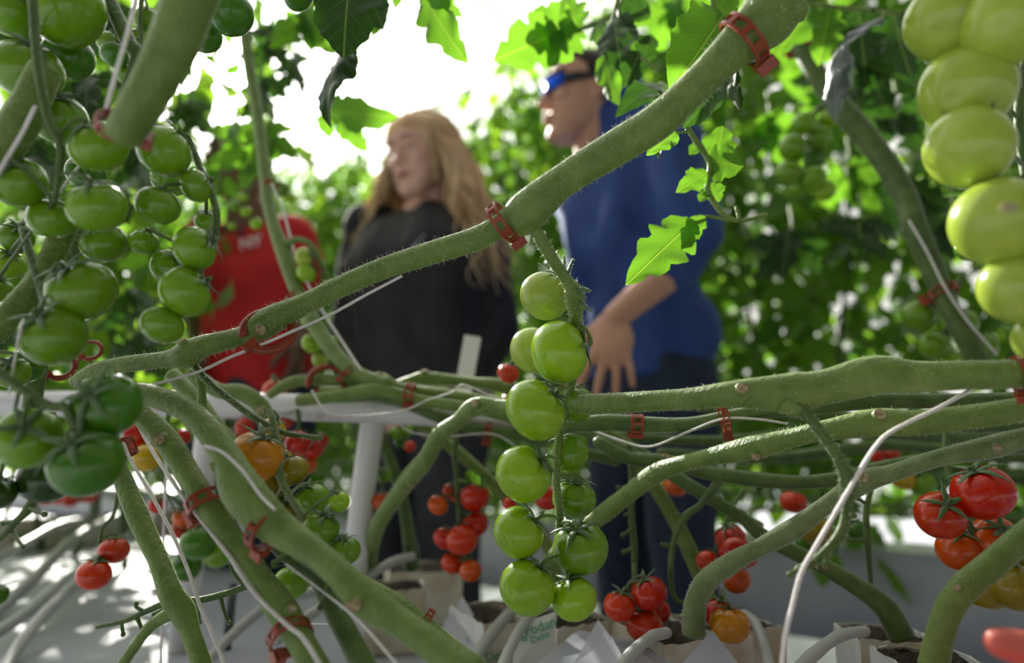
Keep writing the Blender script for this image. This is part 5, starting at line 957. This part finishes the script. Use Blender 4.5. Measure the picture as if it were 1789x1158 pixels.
def person(spec):
    g = spec; rz = g['rz']; root = empty('person', g['loc'], g['label'], 'person', rz=rz)
    inv = np.array(PM[root.name].inverted()); toL = lambda p: inv[:3, :3] @ np.asarray(p) + inv[:3, 3]; dirL = lambda v: inv[:3, :3] @ np.asarray(v)
    T = g['torso']; body = MB()
    hp = toL(g['head']); fd = dirL(g['face']); yaw = math.atan2(fd[0], -fd[1]); HM = Matrix.Translation(Vector(hp)) @ Matrix.Rotation(yaw, 4, 'Z') @ Matrix.Rotation(g.get('pitch', 0), 4, 'X') @ Matrix.Rotation(g.get('tilt', 0), 4, 'Y') @ Matrix.Scale(g.get('hs', 1.0), 4)
    hd = xform(head_shape(None), HM); 
    for v in [hd]:
        body.v += v.v; body.f += [tuple(i + body.n for i in f) for f in v.f]; body.m += v.m; body.uv += v.uv; body.n += v.n
    neck0 = np.array((HM @ Vector((0, .03, -.02))).to_tuple()); nb = np.array(T[-1][:3])
    limb(body, [neck0, (neck0 + nb) / 2 + np.array([0, .005, 0]), nb + np.array([0, 0, -.03])], [.052, .054, .065])
    eloft(body, [(x, y, z, max(rx - .026, .04), max(ry - .022, .04)) for x, y, z, rx, ry in T])
    arms = [[toL(p) for p in a] for a in g['arms']]; H = g['hip']
    for a in arms: limb(body, a[:3], [.044, .041, .027])
    for a, hh in zip(arms, g['hands']):
        hand_shape(body, a[2], a[3] - a[2], dirL(hh[0]), dirL(hh[1]), s=hh[2] if len(hh) > 2 else 1.0, curl=hh[3] if len(hh) > 3 else .35, spread=hh[4] if len(hh) > 4 else .05)
    legs = [[(s * .09, H[1], H[2]), (s * .10, H[1] - .01, .50), (s * .10, H[1] + .02, .08)] for s in (-1, 1)]
    for l in legs: limb(body, l, [.080, .055, .038]); ball(body, (l[2][0], l[2][1] - .06, .045), (.042, .12, .035))
    fuse(body, 'body', g['skin'], root, .0045, 2)
    # clothing
    top = MB(); eloft(top, T); ext = g.get('sleeve', 1.0)
    for a, ex in zip(arms, g['sleeves']):
        sh = np.array(a[0]); el = np.array(a[1]); wr = np.array(a[2]); k = g.get('bulk', 0.012)
        if ex <= 1: limb(top, [sh, sh * (1 - ex) + el * ex], [.058 + k, .050 + k])
        else: e2 = ex - 1; limb(top, [sh, (sh + el) / 2, el, el * (1 - e2) + wr * e2], [.060 + k, .052 + k, .047 + k, .040 + k * .8])
    if g.get('collar'):
        c0 = nb; limb(top, [c0 + np.array([0, 0, -.06]), c0 + np.array(g['collar'])], [.078, .068])
    fuse(top, g['top_name'], g['top'], root, .008, 3, fold=g.get('fold', .004), fseed=3)
    tr = MB()
    for l in legs: limb(tr, [l[0], l[1], (l[2][0], l[2][1], .10)], [.098 * g.get('lw', 1), .075 * g.get('lw', 1), .066])
    eloft(tr, [(0, H[1], H[2] - .10, .15, .10), (0, H[1], H[2], T[0][3] - .004, T[0][4] - .004), (0, H[1], H[2] + .08, T[0][3] - .016, T[0][4] - .016)])
    fuse(tr, 'trousers', g['trousers'], root, .010, 3, fold=.004, fseed=9)
    for l in legs:
        s = MB(); limb(s, [(l[2][0], l[2][1] + .035, .05), (l[2][0], l[2][1] - .06, .048), (l[2][0], l[2][1] - .15, .038)], [.044, .048, .036]); fuse(s, 'shoe', 'shoe', root, .010, 3)
    # face pieces
    def inhead(name, mat, fn): m_ = MB(); fn(m_); xform(m_, HM).build(name, mat, root, local=True)
    for sg in (-1, 1):
        inhead('eyebrow', g['browm'], lambda m_: limb(m_, [(sg * .014, -.0935, .157), (sg * .03, -.0935, .163), (sg * .048, -.083, .158)], [.0026, .0032, .0016], 8))
        if not g.get('glasses'):
            inhead('eye', 'eye_white', lambda m_: ball(m_, (sg * .032, -.0765, .1375), .0108))
            inhead('iris', 'eye_dark', lambda m_: ball(m_, (sg * .032, -.0845, .1345), .0040))
            inhead('eyelid', g['skin'], lambda m_: ball(m_, (sg * .032, -.0770, .1405), (.0125, .0118, .0085)))
            inhead('eyelash', 'brow', lambda m_: limb(m_, [(sg * .021, -.0868, .1335), (sg * .032, -.0902, .1320), (sg * .044, -.0850, .1345)], [.0011, .0016, .0009], 6))
    inhead('lips', 'lips', lambda m_: (limb(m_, [(-.021, -.0985, .059), (-.008, -.1035, .0625), (0, -.1035, .061), (.008, -.1035, .0625), (.021, -.0985, .059)], [.0015, .0036, .003, .0036, .0015], 8), limb(m_, [(-.019, -.0985, .0575), (0, -.1025, .054), (.019, -.0985, .0575)], [.0015, .0044, .0015], 8)))
    return root, HM, toL, dirL, inhead
TORSO = lambda w, d, lean=0.0, zt=1.50, zb=.93: [(0, 0, zb, .165 * w, .125 * d), (0, 0 - lean * .1, zb + .10, .165 * w, .125 * d), (0, -.005 - lean * .3, zb + .22, .155 * w, .120 * d), (0, -.01 - lean * .6, zb + .34, .168 * w, .126 * d),
          (0, -.01 - lean * .8, zt - .13, .185 * w, .122 * d), (0, -lean * .95, zt - .065, .175 * w, .100 * d), (0, .005 - lean, zt - .02, .130 * w, .075 * d), (0, .012 - lean, zt + .012, .085 * w, .060), (0, .016 - lean, zt + .035, .058, .052)]
# --- woman
wl = P(742, 600, 1.86); wl = (wl[0], 1.84, 0)
rzw = math.radians(-28)
wh = P(734, 335, 1.76)
def wp(px, py, Y): return P(px, py, Y)
woman, HMw, toLw, dLw, inw = person(dict(loc=wl, rz=rzw, label='woman with long wavy blonde hair in a black jacket, looking down at the plants', torso=TORSO(1.20, 1.2, .03, 1.41, .88), hip=(0, 0, .88), head=wh + np.array([0.012, .05, 0.0]), face=(-.50, -.87, 0), pitch=math.radians(14), tilt=math.radians(-4), hs=.96,
    arms=[[P(652, 402, 1.90), P(618, 600, 1.88), P(655, 700, 1.75), P(680, 740, 1.70)], [P(832, 400, 1.80), P(862, 575, 1.82), P(800, 690, 1.70), P(775, 730, 1.66)]],
    hands=[((.3, .9, 0), (0, -.5, .8), .9), ((-.3, .9, 0), (0, -.5, .8), .9)], sleeves=[1.95, 1.95], skin='skin_fair', top='cloth_black', top_name='jacket', trousers='cloth_grey', browm='brow', fold=.006, bulk=.024, lw=1.1))
def hair_strands():
    rs = np.random.RandomState(3); mb = MB(); cap = MB()
    A = [(0, (a + b) / 2 + .008, z, w + .014, (b - a) / 2 + .012) for z, a, b, w in HEADP[7:]]
    cap_r = [(0, .030, .06, .082, .085), (0, .026, .10, .088, .088), (0, .024, .14, .091, .092), (0, .018, .18, .091, .102), (0, .014, .212, .080, .096), (0, .012, .236, .056, .070), (0, .010, .252, .022, .03)]
    eloft(cap, cap_r, 24)
    for i in range(560):
        side = 1 if rs.rand() < .5 else -1
        phi = rs.uniform(.30, 1.0) ** 1.0 * math.pi * side; zs = rs.uniform(.13, .25); Ln = rs.uniform(.30, .48) if abs(phi) < 1.7 else rs.uniform(.24, .38); ph = rs.rand(3) * 6.28; wv = rs.uniform(.004, .016); pts = []; n = 20
        front = abs(phi) < 1.6; out = rs.uniform(0, .05)
        for k in range(n):
            s = k / (n - 1); z = zs + .02 - s * Ln
            if z > .14: q = math.sqrt(max(0, 1 - ((z - .13) / .128) ** 2)); rx, ry = .089 * q + .006, .098 * q + .006; cy = .014
            else: dz = .14 - z; rx = .098 + dz * (.32 + out * 2.6) + out * .3; ry = .102 + dz * .10 + out * .2; cy = .014 - dz * .06
            a = phi * (1 - .08 * math.exp(-s * 6)) ; 
            if z < .0 and front: ry += .03
            x = math.sin(a) * rx; y = cy - math.cos(a) * ry
            x += wv * math.sin(s * 16 + ph[0]) * s * 2; y += wv * math.sin(s * 13 + ph[1]) * s * 1.5
            pts.append((x, y, z))
        r = rs.uniform(.004, .0075); tube(mb, pts, r * np.concatenate([np.linspace(.6, 1, 4), np.linspace(1, .12, n - 4)]), 5, flat=.6)
    # parting: locks swept back from the forehead
    for i in range(150):
        side = 1 if rs.rand() < .62 else -1; t = rs.rand(); pts = []
        a1 = side * rs.uniform(.85, 1.5); z1 = rs.uniform(.02, .12)
        for k in range(12):
            s = k / 11; a = (.10 - 0.05) * (1 - s) + a1 * s ** .8; z = .238 * (1 - s ** 1.7) + z1 * s ** 1.7 + .008 * (1 - s) + (t - .5) * .0
            q = math.sqrt(max(.02, 1 - ((z - .13) / .130) ** 2)) if z > .13 else 1.0
            yo = (t * .10) * (1 - s)
            pts.append((math.sin(a) * (.088 * q + .004), .012 - math.cos(a) * (.099 * q + .004) + yo, z))
        tube(mb, pts, np.linspace(.004, .0055, 12), 5, flat=.6)
    return cap, mb
cap, strands = hair_strands()
Hh = Matrix.Translation(HMw.to_translation()) @ Matrix.Rotation(math.atan2(dLw((-.50, -.87, 0))[0], -dLw((-.50, -.87, 0))[1]), 4, 'Z') @ Matrix.Rotation(math.radians(6), 4, 'X')
cp_ = xform(cap, HMw); cp_.build('hair_base', 'hair_blond', woman, local=True); xform(strands, Hh).build('hair', 'hair_blond', woman, local=True)
ly = MB(); tube(ly, catmull([(*toLw(P(742, 410, 1.60)), 0), (*toLw(P(715, 440, 1.60)), 0), (*toLw(P(692, 475, 1.60)), 0)], 14)[:, :3], .004, 8, flat=.4)
ly.build('lanyard', 'lanyard', woman, local=True)
# --- man
mr = math.radians(-58); ml = (P(1128, 500, 1.68)[0], 1.68, 0)
man, HMm, toLm, dLm, inm = person(dict(loc=ml, rz=mr, label='man in blue pullover, dark jeans and mirrored blue sunglasses, seen in profile', torso=TORSO(1.08, 1.12, .07, 1.56, .94), hip=(0, 0, .93), head=P(1022, 254, 1.66), face=(-.95, -.28, 0), pitch=math.radians(2), hs=1.04,
    arms=[[P(1100, 300, 1.86), P(1090, 470, 1.90), P(1040, 600, 1.75), P(1010, 660, 1.7)], [P(1178, 268, 1.50), P(1198, 432, 1.43), P(1075, 555, 1.32), P(1064, 640, 1.29)]],
    hands=[((.5, .5, 0), (-1, -.3, 0)), ((.75, .6, .2), (-.9, .1, .0), 1.04, .16, .16)], sleeves=[1.3, 1.30], skin='skin_tan', top='cloth_blue', top_name='pullover', trousers='denim', browm='hair_dark', glasses=True, fold=.015, bulk=.020, collar=(0, -.008, .075)))
def man_hair(m_):
    eloft(m_, [(0, .035, .095, .074, .068), (0, .030, .13, .080, .076), (0, .022, .17, .0815, .084), (0, .012, .205, .076, .086), (0, .008, .230, .060, .068), (0, .008, .244, .030, .035)], 26)
    rs = np.random.RandomState(4)
    for i in range(420):
        a = rs.uniform(-2.6, 2.6) + math.pi; t = rs.uniform(.15, 1.45); p = np.array([math.sin(a) * .080 * math.cos(t - .1), .018 - math.cos(a) * .084 * math.cos(t - .1), .13 + .112 * math.sin(t)]); d = nrm(p - np.array([0, .01, .12]) + np.array([0, -.03, .02]))
        tube(m_, [p, p + d * .006, p + d * .011 + np.array([0, -.004, 0])], [.0014, .0011, .0004], 4)
inm('hair', 'hair_dark', man_hair)
gl = empty('sunglasses', (0, 0, 0)); gl.parent = man; PM[gl.name] = PM[man.name].copy()
def band(m_, a0, a1, z0, z1, rad=(.084, .106), taper=0.0, th=.003):
    n = 14; vs = []
    for k in range(n + 1):
        s = k / n; a = a0 + (a1 - a0) * s; h = (z1 - z0) / 2 * (1 - taper * s ** 2); zc = (z0 + z1) / 2 + .004 * s
        for rr in (0, th):
            for zz in (-1, -.5, .5, 1): 
                q = 1.0 if abs(zz) < .9 else .965
                vs.append((math.sin(a) * (rad[0] + rr) * q, .004 - math.cos(a) * (rad[1] + rr) * q, zc + zz * h))
    fs = []
    for k in range(n):
        for r_ in ((0, 1), (1, 2), (2, 3), (3, 7), (7, 6), (6, 5), (5, 4), (4, 0)): fs.append((k * 8 + r_[0], (k + 1) * 8 + r_[0], (k + 1) * 8 + r_[1], k * 8 + r_[1]))
    fs += [(0, 1, 2, 3, 7, 6, 5, 4), tuple(n * 8 + q for q in (4, 5, 6, 7, 3, 2, 1, 0))]; m_.add(vs, fs)
for sg in (-1, 1):
    m_ = MB(); band(m_, sg * .10, sg * .78, .120, .160, taper=.35); xform(m_, HMm).build('lens', 'lens_blue', gl, local=True)
    m_ = MB(); band(m_, sg * .76, sg * 1.62, .128, .154, rad=(.083, .105), taper=.75); xform(m_, HMm).build('temple', 'plastic_black', gl, local=True)
m_ = MB(); band(m_, -.82, .82, .157, .163, rad=(.085, .107)); xform(m_, HMm).build('frame', 'plastic_black', gl, local=True)
# --- person in red
rl = (P(452, 560, 1.98)[0], 1.98, 0)
red, HMr, toLr, dLr, inr = person(dict(loc=rl, rz=math.radians(-8), label='person in a red T-shirt with white chest lettering, face hidden by leaves', torso=TORSO(1.0, 1.05, 0, 1.42, .93), hip=(0, 0, .93), head=P(412, 350, 1.96), face=(-.5, -.85, 0), hs=.97,
    arms=[[P(362, 420, 2.02), P(345, 520, 2.05), P(350, 620, 1.92), P(360, 660, 1.88)], [P(510, 418, 1.96), P(530, 520, 1.98), P(520, 610, 1.86), P(515, 650, 1.82)]],
    hands=[((1, .3, 0), (0, -1, 0)), ((-1, .3, 0), (0, -1, 0))], sleeves=[.85, .85], skin='skin_brown', top='cloth_red', top_name='t_shirt', trousers='denim', browm='hair_dark', fold=.004, bulk=.016))
inr('hair', 'hair_dark', lambda m_: eloft(m_, [(0, .032, .09, .076, .070), (0, .028, .13, .082, .078), (0, .020, .17, .083, .086), (0, .010, .205, .077, .088), (0, .006, .230, .062, .070), (0, .006, .244, .030, .035)], 26))
fx = np.array([math.cos(math.radians(-8)), math.sin(math.radians(-8)), 0]); pc = P(438, 424, 1.835)
lettering('NY', pc, fx + UPV * .18, (0, .0, 1), .048, 'white_print', red, 'printed_lettering', .002)
lettering('A', pc + UPV * .03 - fx * .03, fx + UPV * .18, (0, 0, 1), .04, 'denim', red, 'printed_lettering', .002)
# --- hand near the lens, bottom right
hd_ = empty('person', P(1960, 1270, .36), 'blurred pink fingertips of a person reaching in at the lower right corner', 'person'); hb = MB()
w0 = P(2080, 1470, .36); tip = P(1698, 1400, .33); dd = nrm(tip - w0); 
M0 = np.linalg.norm(tip - w0)
hand_shape(hb, tip - dd * .150, dd, (0, .9, -.4), (0.3, 0, 1), 1.0, .22); limb(hb, [tip - dd * .155, tip - dd * .40 + UPV * -.05], [.027, .042])
fuse(hb, 'hand', 'skin_pink', hd_, .0028, 3, local=False)
